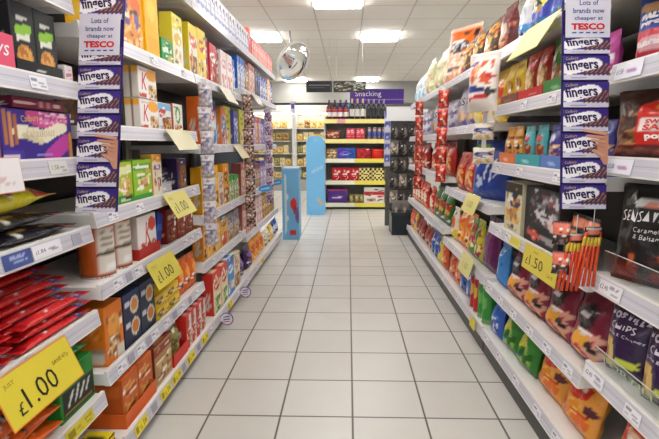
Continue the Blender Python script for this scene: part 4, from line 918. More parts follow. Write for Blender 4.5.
row('R2', 5, 1.53, [('orangechip', 2, dict(lean=12, s=.03, g=.012, j=0)), ('greenchip', 2, dict(lean=9, s=.02, g=.01)), ])
row('R2', 5, 2.46, [('bluelow', 1, dict(lean=4, s=.015))])

row('R3', 0, 2.64, [('maroonbag', 1, dict(lean=3, s=.03)), .04, ('goldcrisp', 3, dict(lean=4, g=.02))])
put('puffclear', X(1, 0, 'R4', .06), 4.08, sz('R4', 0), R(-58), place('R4', 0), rx=R(-9))

row('R3', 1, 2.66, [('yellowred', 1, dict(lean=3)), ('whitered', 1, dict(lean=3)), ('yellowred', 1, dict(lean=3)), ('silverbag', 2, dict(lean=3, g=.01))])
row('R3', 2, 3.22, [('emberbag', 2, dict(lean=4, g=.01))])
row('R3', 3, 2.66, [('purplebag', 1, dict(lean=3, s=.015)), ('limemulti', 1), ('pinkmulti', 1), ('tangerine', 2, dict(lean=4, g=.01)), ('whiteyellow', 1)])
row('R3', 4, 2.68, [('greentube', 2, dict(g=.01)), ('redtube', 2, dict(g=.01)), ('bluewhitebag', 2, dict(lean=3, g=.008)), ('salmonbag', 2, dict(lean=3, g=.008))])
put('bluehuge', X(1, 2, 'R3', .044), 2.95, sz('R3', 2), R(-62), place('R3', 2), rx=R(-4))
row('R4', 0, 4.32, [('limeclear', 2, dict(lean=4, g=.02))])
row('R4', 1, 3.9, [('clearpurple', 3, dict(lean=3, g=.01)), ('paprikabag', 1), ('silverbag', 1)]) if False else row('R4', 1, 3.9, [('clearpurple', 3, dict(lean=3, g=.01)), ('silverbag', 1)])
row('R4', 2, 3.9, [('emberbag', 1, dict(lean=3)), ('redyellow', 2, dict(lean=3, g=.01)), ('paprikabag', 1)])
row('R4', 3, 3.9, [('greenred', 3, dict(lean=3, g=.01)), ('redyellow', 1)])
row('R4', 4, 3.9, [('salmonbag', 1), ('lemonbag', 1), ('bluewhitebag', 2, dict(g=.01)), ('rustcrisp', 2, dict(g=.01))])
row('R5', 0, 5.06, [('limeclear', 1), ('icebag', 3, dict(lean=3, g=.02))])
row('R5', 1, 5.06, [('clearpurple', 4, dict(lean=3, g=.02))])
row('R5', 2, 5.06, [('paprikabag', 2, dict(g=.01)), ('emberbag', 2, dict(g=.01))])
row('R5', 3, 5.06, [('redyellow', 5, dict(lean=3, g=.012))])
row('R5', 4, 5.06, [('rustcrisp', 3, dict(g=.012)), ('lemonbag', 1), ('salmonbag', 2, dict(g=.01))])

# ------------------------------------------------------------------ printed hanging strips at the two near bay ends
def finger_strip(side, Y, xs, zs, sign, label):
    """card strip printed with purple finger packs: xs(z) gives the strip's left edge, zs the pack bands top to bottom"""
    W = .136
    o = bpy.data.objects.new('hanging_strip', None); COL.objects.link(o); o.location = (xs(1.5) + W / 2, Y, 0)
    ox = xs(1.5) + W / 2
    def pt(u, z, y): return (xs(z) + u * W - ox, y, z)
    mb = MB(('carton_print',))
    zt, zb = 1.98, zs[-1][1]
    n = 12
    for i in range(n):
        a, b = zb + (zt - zb) * i / n, zb + (zt - zb) * (i + 1) / n
        mb.quad(pt(0, a, .003), pt(1, a, .003), pt(1, b, .003), pt(0, b, .003), '33236e')
        mb.quad(pt(1, a, .006), pt(0, a, .006), pt(0, b, .006), pt(1, b, .006), 'b8b4b0')
        mb.quad(pt(0, a, .006), pt(0, a, .003), pt(0, b, .003), pt(0, b, .006), '33236e')
        mb.quad(pt(1, a, .003), pt(1, a, .006), pt(1, b, .006), pt(1, b, .003), '33236e')
    mb.quad(pt(0, zt, .006), pt(1, zt, .006), pt(1, zt, .003), pt(0, zt, .003), '33236e'); mb.quad(pt(0, zb, .003), pt(1, zb, .003), pt(1, zb, .006), pt(0, zb, .006), '33236e')
    link('backing_card', mb.mesh('backing_card'), o)
    art = [('r', 0, 0, 1, .2, 'cdc8d8'), ('t', .1, .05, .6, .15, 1, '8a84a0')]
    for q in range(7):
        art.append(('d', .46 + q * .1, .22, .64 + q * .1, .60 + .03 * q, .032, '54301c'))
        art.append(('d', .485 + q * .1, .26, .64 + q * .1, .58 + .03 * q, .009, 'b98a5a'))
    art += [('d', .15, .47, .60, .67, .235, 'f4f0f2'), ('d', .12, .42, .2, .47, .2, 'f4f0f2')]
    for k, (za, zb_) in enumerate(zs):
        hand = k == HAND
        mb = MB(('carton_print',))
        P = lambda u, v, za=za, zb_=zb_: pt(.012 + u * .976, zb_ + v * (za - zb_), -.008)
        mb.grid(P, 40, 26, paint('3b2580', art))
        T, B_, e = za, zb_, 0
        mb.quad(pt(.012, T, -.008), pt(.988, T, -.008), pt(.988, T, .0025), pt(.012, T, .0025), '2b1c5c')
        mb.quad(pt(.012, B_, .0025), pt(.988, B_, .0025), pt(.988, B_, -.008), pt(.012, B_, -.008), 'c9c4d2')
        mb.quad(pt(.012, B_, .0025), pt(.012, B_, -.008), pt(.012, T, -.008), pt(.012, T, .0025), '2b1c5c')
        mb.quad(pt(.988, B_, -.008), pt(.988, B_, .0025), pt(.988, T, .0025), pt(.988, T, -.008), '2b1c5c')
        P2 = lambda u, v, za=za, zb_=zb_: pt(.012 + u * .976, zb_ + v * (za - zb_), -.0088)
        mb.text('fingers', P2, .04, .30, .75, .84, '2a1c52', 0, .13, .03)
        mb.text('Cadbury', P2, .04, .80, .32, .95, 'b9a06a', 0, .15, .01, .3)
        po = link('printed_pack', mb.mesh('printed_pack'), o)
        if hand:
            mb = MB(('carton_print',))
            P3 = lambda u, v, q=0, za=za, zb_=zb_: pt(.012 + u * .976, zb_ + v * (za - zb_), -.0094 - q)
            sk, sd = 'c98f74', 'a86c54'
            mb.poly([P3(u, v) for u, v in ((1.01, -.3), (1.01, .95), (.9, .9), (.78, .7), (.76, .35), (.84, -.05), (.92, -.3))], sk)
            for i, (x0, y0, x1, y1, wd) in enumerate(((.98, .98, .5, 1.12, .075), (.95, .82, .56, .9, .075), (.95, .64, .66, .72, .07), (.95, .46, .74, .54, .06), (.9, .05, .7, .28, .08))):
                dx, dy = x1 - x0, y1 - y0; l_ = math.hypot(dx, dy); nx, ny = -dy / l_ * wd, dx / l_ * wd
                pts = [(x0 + nx, y0 + ny)] + [(x1 + nx * math.cos(t) * .8 + dx / l_ * wd * .9 * math.sin(t), y1 + ny * math.cos(t) * .8 + dy / l_ * wd * .9 * math.sin(t)) for t in [PI * j / 6 for j in range(7)]] + [(x0 - nx, y0 - ny)]
                mb.poly([P3(u, v, .0003 * (i + 1)) for u, v in pts], sk if i % 2 else 'd09a80')
                mb.poly([P3(u, v, .0003 * (i + 1) + .00015) for u, v in (pts[0], pts[1], (pts[1][0] - nx * .35, pts[1][1] - ny * .35), (pts[0][0] - nx * .35, pts[0][1] - ny * .35))], sd)
            hp = link('printed_hand', mb.mesh('printed_hand'), po); hp['label'] = 'printed hand gripping the pack'
    za, zb_ = sign
    mb = MB(('matt_print',))
    P = lambda u, v: pt(.03 + u * .93, zb_ + v * (za - zb_), -.012)
    mb.grid(P, 10, 10, paint('cfcbd6'))
    for k2 in ((.03, .96),):
        mb.quad(pt(.03, za, -.012), pt(.96, za, -.012), pt(.96, za, -.009), pt(.03, za, -.009), 'cfcbd6'); mb.quad(pt(.03, zb_, -.009), pt(.96, zb_, -.009), pt(.96, zb_, -.012), pt(.03, zb_, -.012), 'cfcbd6')
        mb.quad(pt(.03, zb_, -.009), pt(.03, zb_, -.012), pt(.03, za, -.012), pt(.03, za, -.009), 'cfcbd6'); mb.quad(pt(.96, zb_, -.012), pt(.96, zb_, -.009), pt(.96, za, -.009), pt(.96, za, -.012), 'cfcbd6')
    P2 = lambda u, v: pt(.03 + u * .93, zb_ + v * (za - zb_), -.0128)
    for i, (t, a, b) in enumerate((('Lots of', .3, .72), ('brands now', .16, .86), ('cheaper at', .19, .83))):
        mb.text(t, P2, a, .81 - i * .2, b, .94 - i * .2, '3c4a84', 0, 0, .015)
    mb.text('TESCO', P2, .12, .19, .88, .36, 'c8232c', 0, 0, .05)
    for i in range(5):
        u = .13 + i * .155
        mb.poly([P2(*q) for q in ((u, .1), (u + .1, .1), (u + .12, .135), (u + .02, .135))], '2e4ea0')
    sg = link('sign_card', mb.mesh('sign_card'), o); sg['label'] = 'white sign card with blue and red lettering'
    mb = MB(('chrome',)); xm = xs(zt) + W / 2 - ox
    mb.tube((xm, .0045, zt - .02), (xm, .0045, 2.02 if side < 0 else 1.985), .002, 'c8c8c8'); mb.tube((xm, .0045, zt + .02), (side * (FACE[side] - .0125) - ox, .0045 , zt + .02), .002, 'c8c8c8')
    link('hook', mb.mesh('hook'), o)
    tag(o, label, 'hanging strip')
HAND = 6
def edge(za, xa, zb, xb): return lambda z: xa + (z - za) / (zb - za) * (xb - xa)
pitch = .079
ZL = [(1.885, 1.812), (1.80, 1.73), (1.722, 1.632), (1.52, 1.472), (1.463, 1.394), (1.388, 1.322), (1.316, 1.25), (1.246, 1.165)]
ZL = [(1.91, 1.845), (1.835, 1.765), (1.755, 1.69), (1.682, 1.608), (1.525, 1.472), (1.464, 1.398), (1.392, 1.325), (1.318, 1.252), (1.245, 1.17), (1.162, 1.09), (1.082, 1.005)]
HAND = 8
ZR = [(1.9, 1.835), (1.825, 1.76), (1.75, 1.685), (1.678, 1.61), (1.54, 1.488), (1.482, 1.414), (1.407, 1.335), (1.33, 1.265), (1.258, 1.187), (1.18, 1.11), (1.104, 1.03)]
finger_strip(-1, 1.5, edge(1.64, -.828, 1.0, -.900), ZL, (1.616, 1.50), 'hanging strip printed with purple finger packs and a sign card, left of the aisle')
finger_strip(1, 1.44, edge(1.64, .618, 1.0, .660), ZR, (1.64, 1.532), 'hanging strip printed with purple finger packs and a sign card, right of the aisle')
# ------------------------------------------------------------------ clip strips with small packets
def packet(key, desc, w, h, t, bg, art, cat='packet', seed=0):
    bag(key, 'hanging_packet', desc, w, h, t, bg, art, cat=cat, seed=seed, res=(12, 14), wr=1.6)
packet('toypack', 'clear toy packet with grey and violet print on the clip strip', .08, .13, .03, 'bdb8bc', (('n', .0, .0, 1, 1, 6, ('c9c4c6', 'a09aa6', 'a8686c', 'd0ccd0', '8a86a0', 'b4b0b6')), ('e', .5, .7, .3, .12, '5a5478')), cat='toys')
packet('chocpack', 'brown and cream chocolate packet on the clip strip', .085, .13, .03, '5a3a30', (('n', .0, .0, 1, 1, 6, ('4a2c26', 'a98a7a', '6a4438', 'd0b8a8', '2a1a18', 'b06a5a')),), cat='chocolate')
packet('lilacpack', 'white and purple packet on the clip strip', .085, .13, .03, 'c8c0d0', (('n', .0, .0, 1, 1, 6, ('d8d0d8', '5a4a8a', 'b09ab0', '3a3470', 'c08a8a')),), cat='packet')
packet('chillipack', 'red chilli snack packet on the clip strip', .085, .135, .035, 'c2301a', (('n', .0, .0, 1, 1, 6, ('c2301a', 'd9582a', '8a1a14', 'b82a18', 'd8a08a')),), cat='snacks')
packet('dippack', 'white cracker packet with a navy oval on the clip strip', .115, .085, .035, 'dcd6c8', (('e', .5, .62, .46, .2, '2a2a6a'), ('e', .5, .62, .3, .1, '8a88b0'), ('n', .1, .02, .9, .34, 6, ('d9b878', 'e8dcc0', 'c9a05a')),), cat='snacks')
def clip_strip(s, x, y, zt, zb, key, n, where, yaw=0., catdesc='white'):
    L = zt - zb
    mb = MB(('plastic_print',))
    mb.box(-.012, .012, 0, .002, zb, zt, 'd8d4cc')
    o = link('clip_strip', mb.mesh('clip_strip'), None, (s * x, y, 0), (0, 0, R(yaw)))
    b = MB(('plastic_print',)); b.tube((0, .001, zt - .01), (s * (-0.0) + 0, .03, zt + .0), .003, 'd8d4cc'); link('hook', b.mesh('hook'), o)
    tag(o, f'thin pale plastic clip strip carrying packets, {where}', 'clip strip')
    q = D[key]
    n = min(n + 3, int((L - .02) / (q.h + .006)))
    for i in range(n):
        z = zt - .02 - (i + 1) * (L - .02) / n
        p = put(key, s * x + rnd.uniform(-.006, .006) + math.sin(R(yaw)) * .052, y - .052 * math.cos(R(yaw)) - .0, z, R(yaw + rnd.uniform(-4, 4)), where, how='up', rx=R(2))
        REG[(q.desc, where, 'up')].remove(p); REG[(q.desc, where, 'up')].insert(0, p)
clip_strip(-1, .842, 2.78, 1.60, .62, 'toypack', 7, 'between second and third left bays', 18)
clip_strip(-1, .845, 3.975, 1.66, .52, 'chocpack', 9, 'between third and farthest left bays', 18)
clip_strip(-1, .845, 4.95, 1.62, .60, 'lilacpack', 8, 'halfway along the farthest left bay', 18)
clip_strip(1, .765, 3.85, 1.68, .92, 'chillipack', 7, 'between third and fourth right bays', -18)
clip_strip(1, .755, 5.0, 1.70, .75, 'chillipack', 8, 'between fourth and farthest right bays', -18)
put('whitered', .665, 2.51, 1.395, R(-56), 'hung at the top of a clip strip', rx=R(-2))
clip_strip(1, .75, 2.62, 1.40, 1.12, 'dippack', 3, 'between second and third right bays', -18)

# chew stick packs below the right strip
for i, (xx, zz, sc) in enumerate(((.772, .80, 1), (.735, .775, 1))):
    o = bpy.data.objects.new('chew_stick_pack', None); COL.objects.link(o); o.location = (xx + .01, 1.475 + .03 * i, zz)
    mb = MB(('foil_print',)); mb.grid(lambda u, v: (-.024 + u * .048, -.004 - .006 * math.sin(u * PI), .135 + v * .03), 10, 6, paint('1f1c1c', (('e', .5, .5, .4, .3, 'e07a68'), ('r', 0, .8, 1, 1, 'c9c4c0'))), 0, True)
    mb.grid(lambda u, v: (.024 - u * .048, .004, .135 + v * .03), 2, 2, paint('1f1c1c'))
    link('header', mb.mesh('header'), o)
    for j in range(5):
        mb = MB(('gloss_print',))
        x0 = -.02 + j * .0105
        mb.tube((x0, -.002 + .002 * (j % 2), .15), (x0 + .018 * (j - 2) * .3 - .018, .0, -.03), .0052, 'd8441a', 0, 8)
        mb.tube((x0 + .0018 * (j - 2) * .3 - .0018, -.0019, .135), (x0 + .006 * (j - 2) * .3 - .005, -.0017, .105), .0057, 'd9b83a', 0, 8)
        link('stick', mb.mesh('stick'), o)
    mb = MB(('plastic_print',)); mb.tube((0, 0, .163), (0, 0, .225), .0015, 'd0d0d0'); link('hanger', mb.mesh('hanger'), o)
    tag(o, ['pack of orange chew sticks with yellow ends, hanging below the strip, nearer the shelf', 'pack of orange chew sticks with yellow ends, hanging below the strip, aisle side'][i], 'sweets', 'chew stick packs below the strip')
packet('pinkbag', 'small dark sweet packet with a salmon label below the right strip', .055, .075, .022, '2a2024', (('r', 0, .5, 1, 1, 'd9705a'), ('n', .1, 0, .9, .5, 6, ('2a2024', '8a7a74', '5a2a2a'))), cat='sweets')
for i, (xx, zz) in enumerate(((.695, .90), (.70, .80))):
    put('pinkbag', xx, 1.50, zz, R(-25), 'by the chew sticks', how='down')

# ------------------------------------------------------------------ offer cards
BLK = '2a2620'
YB = 'd4c23c'
def pound(t, w=.0): return ((t, .36, .22, .80, .62, BLK, .03), ('£', .27, .2, .34, .42, BLK, .02))
offer('L1', 5, 1.195, .31, .14, YB, 'd8822e', (('1.00', .24, .18, .66, .60, BLK, .02), ('£', .13, .16, .21, .40, BLK, .02), ('JUST', .1, .74, .22, .84, '6a5f1a'), ('SAVE 47p', .68, .56, .92, .68, '6a5f1a', 0, .0)),
      'large yellow one pound offer card on the rail under the red packs', 22, .0)
offer('L1', 3, 1.125, .22, .092, 'e4dfe0', 'd98a88', (), 'white offer card with a pink border on the rail below the purple box', 5, .008, (('t', .2, .2, .9, .8, 6, 'cfb4b4'),))
PB = 'd2c66c'
offer('L2', 3, 2.33, .29, .13, PB, None, (('1.00', .25, .2, .72, .6, '4a4420', .01), ('£', .12, .18, .2, .46, '4a4420'), ('ONLY', .1, .74, .3, .86, '8a8030')), 'pale yellow one pound offer card under the oat bar cartons', 30, -.004)
offer('L2', 4, 2.10, .30, .125, 'cbbd4c', None, (('1.00', .25, .2, .72, .6, '3a3418', .01), ('£', .12, .18, .2, .46, '3a3418'), ('ONLY', .1, .74, .3, .86, '8a8030')), 'deep yellow one pound offer card under the K carton', 25, -.02)
offer('L2', 2, 2.42, .32, .12, 'cfc9a4', None, (), 'blank cream offer card on the rail under the cereal bar cartons', 32, .0)
offer('L3', 1, 3.38, .30, .13, 'd8d2bc', None, (), 'blank cream offer card under the tall flake cartons', 32, -.01)
offer('L3', 2, 3.75, .28, .12, 'cfc79c', None, (), 'blank cream offer card beside the brown clip strip', 32, -.01)
offer('L4', 1, 4.45, .28, .12, 'd6cfc4', None, (), 'small far cream offer card on the farthest left bay', 32, -.01)
offer('R2', 3, 1.875, .34, .11, 'd4c248', 'cfae5a', (('1.50', .22, .24, .62, .64, BLK, .02), ('£', .1, .22, .18, .5, BLK, .01), ('SAVE', .76, .2, .92, .32, '7a6a1a'), ('ONLY', .3, .76, .46, .86, '7a6a1a')), 'yellow offer card with a price of one pound fifty under the black sweet carton', 7, .002)
offer('R2', 0, 2.02, .34, .16, 'd8d4a4', 'd8cf4a', (), 'large blank pale offer card on the top rail of the second right bay', 32, .0)
offer('R3', 2, 2.92, .3, .125, 'cfc478', None, (('1.00', .3, .3, .7, .64, '8a8040'),), 'pale yellow offer card above the purple bag', 22, .03)
offer('R3', 3, 2.99, .28, .13, 'd8d088', None, (('1.00', .3, .3, .7, .64, 'a39a58'),), 'faded yellow offer card above the red tubes', 16, .04)
offer('R3', 4, 2.78, .12, .06, YB, None, (), 'little yellow card on the bottom rail by the green tubes', 6, -.005)

# ------------------------------------------------------------------ price tickets
def tickets(bay, lv, ys, **k):
    for y in ys: ticket(bay, lv, y, **k)
P104 = ticket_mesh(.13, .04, 'e6e4ea', (('t', .55, .3, .9, .7, 2, '9d9aa6'),), (('1.84', .16, .35, .42, .66, '5a5866'), ('£', .08, .35, .13, .6, '5a5866')))
NAVY = ticket_mesh(.11, .042, '45548c', (('t', .25, .3, .9, .75, 2, '9aa6d0'),))
o = ticket('L1', 4, 1.325, P104, 'wide white price ticket reading one pound eighty four')
o = ticket('L1', 4, 1.2, NAVY, 'navy information ticket in the shelf rail')
P158 = ticket_mesh(.09, .04, 'dcd8d2', (('t', .6, .2, .95, .85, 3, '9d9aa6'),), (('1.58', .12, .35, .5, .7, '7a7672'),))
ticket('L1', 3, 1.415, P158, 'white price ticket below the purple box')
ticket('L1', 2, 1.36, WT)
tickets('L1', 4, (1.475,), me=GT, desc='grey blank ticket in the shelf rail')
ticket('L1', 6, 1.40, ticket_mesh(.16, .042, YB, (('r', .08, .2, .3, .75, '8f7d18'), ('t', .36, .2, .6, .8, 3, 'b09c30')), (('SAVE', .66, .52, .92, .82, '6a5f1a'), ('46p', .7, .14, .9, .42, '6a5f1a'))), 'yellow saving ticket in the rail below the green carton')
tickets('L2', 1, (1.78, 2.2, 2.6)); tickets('L2', 3, (1.72, 1.95, 2.66))
tickets('L2', 4, (1.72, 1.90, 2.48, 2.58, 2.7)); tickets('L2', 4, (1.81,), me=GT, desc='grey blank ticket in the shelf rail')
tickets('L2', 5, (1.70, 1.87, 2.02, 2.16, 2.38, 2.62)); tickets('L2', 5, (1.78, 1.95, 2.27, 2.5), me=GT, desc='grey blank ticket in the shelf rail')
tickets('L2', 6, (1.72, 1.98, 2.12, 2.33, 2.58), me=YT, desc='yellow offer ticket in the bottom rail'); tickets('L2', 6, (1.85, 2.22, 2.46), me=GT, desc='grey blank ticket in the shelf rail'); tickets('L2', 6, (2.7,))
for bay, a, b in (('L3', 2.9, 3.9), ('L4', 4.1, 5.7)):
    for lv in range(1, 6):
        n = 4 if bay == 'L3' else 5
        for i in range(n):
            y = a + (b - a) * (i + .5 * h1(lv * 3.1 + i)) / n
            if bay == 'L3' and lv == 1 and 3.2 < y < 3.58: continue
            if bay == 'L3' and lv == 2 and y > 3.55: continue
            if bay == 'L4' and lv == 1 and 4.25 < y < 4.65: continue
            ticket(bay, lv, y, *((YT, 'yellow offer ticket in the shelf rail') if lv == 5 and i == 1 else ()))
P240 = ticket_mesh(.12, .042, 'e6e4ea', (('t', .5, .25, .92, .75, 3, '9d9aa6'),), (('£2.40', .06, .35, .42, .7, '3a3844', .01),))
P248 = ticket_mesh(.115, .042, 'e6e4ea', (('t', .55, .55, .92, .85, 2, '9d9aa6'), ('r', .6, .15, .9, .4, 'b8b5c0')), (('£2.40', .1, .4, .44, .72, '3a3844', .01),))
P158b = ticket_mesh(.13, .044, 'e4e2ea', (('t', .42, .3, .9, .7, 2, 'b48ab0'),), (('£1.58', .06, .35, .32, .68, '4a4890', .01),))
ticket('R1', 3, 1.385, P240, 'wide white price ticket under the black crisp bags')
ticket('R1', 4, 1.43, P248, 'wide white price ticket under the purple tortilla bags'); ticket('R1', 4, 1.22, WT)
ticket('R1', 2, 1.40, P158b, 'wide white price ticket under the popcorn'); ticket('R1', 1, 1.40, P158b, 'wide white price ticket above the popcorn')
tickets('R1', 5, (1.3, 1.15))
tickets('R2', 1, (2.2, 1.9, 1.7)); tickets('R2', 2, (2.5, 2.2, 1.8)); tickets('R2', 3, (2.45, 2.3)); ticket('R2', 3, 2.2, ticket_mesh(.14, .042, 'd9cf6a', (('r', .1, .2, .9, .8, 'cfc050'),)), 'pale yellow ticket in the rail below the cream carton')
tickets('R2', 4, (1.6, 1.78, 1.96, 2.16, 2.36, 2.54)); tickets('R2', 5, (1.62, 1.8, 2.05, 2.3, 2.52))
for bay, ys in (('R3', (2.75, 3.2, 3.45, 3.7)), ('R4', (4.0, 4.35, 4.7)), ('R5', (5.2, 5.6, 6.0))):
    for lv in range(0, 5):
        for y in ys:
            if bay == 'R3' and lv in (2, 3) and y < 3.19: continue
            if bay == 'R3' and lv == 4 and y < 3: continue
            ticket(bay, lv, y + .04 * (lv % 3))
# round and fin shaped shelf talkers
def wobbler(s, x, y, z, r, label, ring, col, txt=None):
    o = bpy.data.objects.new('shelf_talker', None); COL.objects.link(o); o.location = (s * x, y, z)
    mb = MB(('carton_print',))
    n = 28
    for rr, yy, c in ((r, 0, ring), (r * .84, -.0006, col)):
        mb.poly([(rr * math.cos(2 * PI * i / n), yy, rr * math.sin(2 * PI * i / n)) for i in range(n)], c)
    mb.poly([(r * math.cos(-2 * PI * i / n), .001, r * math.sin(-2 * PI * i / n)) for i in range(n)], ring)
    for a, b, t in ((.25, .05, '4a4a8a'), (-.15, .05, '4a4a8a'), (-.5, .04, 'b04a6a')):
        mb.poly([(-r * .5, -.0012, r * (a - b)), (r * .5, -.0012, r * (a - b + .15)), (r * .5, -.0012, r * (a + b * 2 + .15)), (-r * .5, -.0012, r * (a + b * 2))], t)
    link('disc', mb.mesh('disc'), o)
    mb = MB(('clear_plastic',)); mb.box(min(-s * -.0, s * .075), max(0, s * .075), .0012, .0022, -.006, .006, 'ffffff'); link('arm', mb.mesh('arm'), o)
    tag(o, label, 'shelf talker')
wobbler(-1, .805, 2.93, .075, .045, 'nearer round purple rimmed disc sticking out from the bottom left rail', '7a5a8a', 'e4dce4')
wobbler(-1, .805, 3.50, .075, .045, 'farther round purple rimmed disc sticking out from the bottom left rail', '7a5a8a', 'e4dce4')
for i, (y, z) in enumerate(((4.62, .80), (5.35, .80))):
    mb = MB(('carton_print',))
    n = 10
    top = [(.14 * t / n, .028 * math.sin(PI * t / n) ** .6 + .03 * t / n) for t in range(n + 1)]
    bot = [(.14 * t / n, -.028 * math.sin(PI * t / n) ** .6 + .0 * t / n) for t in range(n, -1, -1)]
    mb.poly([(x, 0, z2) for x, z2 in top + bot], '4a9ad8'); mb.poly([(x, .001, z2) for x, z2 in (top + bot)[::-1]], '4a9ad8')
    mb.poly([(.03 + .09 * t, -.0008, .012 * (t * 1.6 - .3) + k) for t, k in ((0, -.006), (1, -.008), (1, .008), (0, .006))], 'a9d4f0')
    o = link('shelf_talker', mb.mesh('shelf_talker'), None, (-.905, y, z - .02))
    tag(o, ['nearer blue fish shaped shelf talker on the farthest left bay', 'farther blue fish shaped shelf talker on the farthest left bay'][i], 'shelf talker')

# ------------------------------------------------------------------ end gondola facing the aisle
EY, EX0, EX1 = 8.75, -.455, .735
o = bpy.data.objects.new('end_display_unit', None); COL.objects.link(o); xm = (EX0 + EX1) / 2; o.location = (xm, EY + .25, 0)
ew = (EX1 - EX0) / 2
mb = MB(('painted_steel',)); mb.box(-ew, ew, .2, .23, .02, 1.74, '8f8a82'); link('back_panel', mb.mesh('back_panel'), o)
for s in (-1, 1):
    mb = MB(('painted_steel',)); mb.box(s * ew - (.03 if s > 0 else 0), s * ew + (0 if s > 0 else .03), -.20, .2, 0, 1.68, 'b8b4ac'); link('side_panel', mb.mesh('side_panel'), o)
mb = MB(('painted_steel',)); mb.box(-ew, ew, -.19, .2, 0, .07, '1c1a18'); link('plinth', mb.mesh('plinth'), o)
EZ = (1.68, 1.315, .955, .545, .12)
YEL = 'efe08c'
for i, z in enumerate(EZ):
    mb = MB(('painted_steel',)); mb.box(-ew + .031, ew - .031, -.235, .2, z - .03, z - .008, 'd9d4c8'); sh = link('shelf', mb.mesh('shelf'), o)
    mb = MB(('plastic_print',))
    f = paint('f4efd8' if i in (2, 3, 4) else YEL, (('r', .22, 0, .34, 1, 'e0a0a0'),) if i == 0 else (('r', .5, 0, 1, 1, 'eada5a'),) if i in (2, 3, 4) else ())
    mb.grid(lambda u, v: (-ew + u * 2 * ew, -.252, z - .075 + v * .078), 40, 3, f)
    mb.quad((ew, -.236, z - .075), (-ew, -.236, z - .075), (-ew, -.236, z + .003), (ew, -.236, z + .003), YEL)
    mb.quad((-ew, -.252, z + .003), (ew, -.252, z + .003), (ew, -.236, z + .003), (-ew, -.236, z + .003), YEL); mb.quad((-ew, -.236, z - .075), (ew, -.236, z - .075), (ew, -.252, z - .075), (-ew, -.252, z - .075), YEL)
    for s in (-1, 1): mb.quad((s * ew, -.252, z - .075), (s * ew, -.236, z - .075), (s * ew, -.236, z + .003), (s * ew, -.252, z + .003), YEL)
    link('price_rail', mb.mesh('price_rail'), sh)
tag(o, 'freestanding end display unit with yellow shelf rails at the end of the aisle', 'shelving')
def EXP(px): return (px - 348) / 464 * 8.85 + .005
EPL = ['top shelf', 'second shelf', 'third shelf', 'fourth shelf', 'bottom shelf']
def eput(key, px, lv, y=EY + .072, dz=0, xtra=''):
    return put(key, EXP(px), y, EZ[lv] - .0075 + dz, 0, f'{EPL[lv]} of end unit{xtra}', how='from left')
def bottle(key, desc, glass, cap, label, r=.037, h=.33, lab2=None):
    mb = MB((glass,))
    mb.lathe([(r * .9, 0), (r, .008), (r, h * .58), (r * .85, h * .66), (r * .38, h * .76), (r * .34, h * .9), (r * .36, h * .92)], 20, 'ffffff')
    q = reg(key, 'wine_bottle', desc, 'bottle', 2 * r, 2 * r, h, mb.mesh('wine_bottle'))
    a = MB(('matt_print',)); a.lathe([(r * 1.01, h * .16), (r * 1.015, h * .17), (r * 1.015, h * .5), (r * 1.01, h * .51)], 20, label)
    if lab2: a.lathe([(r * 1.02, h * .38), (r * 1.025, h * .39), (r * 1.025, h * .49), (r * 1.02, h * .5)], 20, lab2)
    b = MB(('gloss_print',)); b.lathe([(r * .38, h * .78), (r * .4, h * .8), (r * .4, h * .985), (r * .34, h)], 16, cap)
    q.parts = (('label', a.mesh('label'), (0, 0, 0)), ('cap', b.mesh('cap'), (0, 0, 0)))
bottle('redbottle', 'dark bottle with a red band and white label', 'bottle_glass_red', '3a2a4a', 'e4dcd8', .05, .36, 'b02a34')
bottle('goldbottle', 'gold capped black wine bottle with white label', 'bottle_glass_dark', 'c9b06a', 'd8d4cc', .045, .38)
bottle('blackbottle', 'black wine bottle with dark label', 'bottle_glass_dark', '8a8890', '3a383c', .044, .37)
for px in (329, 334.5, 340, 345.5): eput('redbottle', px, 0)
for px in (351.4, 356.6, 361.9): eput('goldbottle', px, 0)
for px in (367.4, 372.3, 377.2, 382.0): eput('blackbottle', px, 0)
carton('bluewine', 'drink_carton', 'small blue carton behind the red banded bottles', .13, .1, .3, '2a5ab0', (('r', .3, .5, .7, 1, '7ac0e8'),), cat='drink')
eput('bluewine', 340, 0, EY + .22); eput('bluewine', 347, 0, EY + .22)
bag('redtreat', 'treat_pack', 'dark red and brown treat pack', .28, .17, .08, '7a2a20', (('n', .1, .2, .9, .9, 6, ('b0402a', 'd9a06a', '5a2018', 'c8b09a')),), cat='treats')
carton('pinkred', 'treat_carton', 'red and pink treat carton', .165, .1, .21, 'c42a3c', (('r', .1, .55, .9, .68, 'e8a0b0'), ('r', .1, .25, .9, .34, 'd98090'), ('n', .1, .7, .9, .95, 5, ('c42a3c', 'e09aa8'))), cat='treats')
tube_pack('bluecan', 'drink_can', 'slim can with a blue band', .032, .21, '8a6a78', (('r', 0, .3, 1, .65, '3a5ab8'), ('r', 0, .75, 1, .9, 'c9a8a0')), cat='drink', cap='c8c4c4')
eput('redtreat', 333, 1, EY + .05); eput('pinkred', 350, 1); eput('pinkred', 359.5, 1)
for px in (368.6, 373.6, 378.2, 382.8): eput('bluecan', px, 1)
carton('brownchoc', 'chocolate_box', 'brown chocolate box with a gold print', .2, .1, .19, '8a6a3a', (('n', .1, .1, .9, .7, 6, ('a9804a', '7a5a2a', 'c9a86a')),), cat='chocolate')
carton('bluechoc', 'chocolate_box', 'large violet and blue chocolate box', .34, .1, .21, '4a3aa0', (('r', .5, 0, 1, 1, '2a5ab8'), ('e', .25, .4, .14, .16, 'a97ad0'), ('e', .7, .5, .2, .3, '2a4a98')), cat='chocolate')
carton('redchoc', 'chocolate_box', 'dark red chocolate box', .26, .1, .2, 'a82028', (('n', .1, .1, .9, .9, 6, ('a82028', 'c23a34', '8a1a20')),), cat='chocolate')
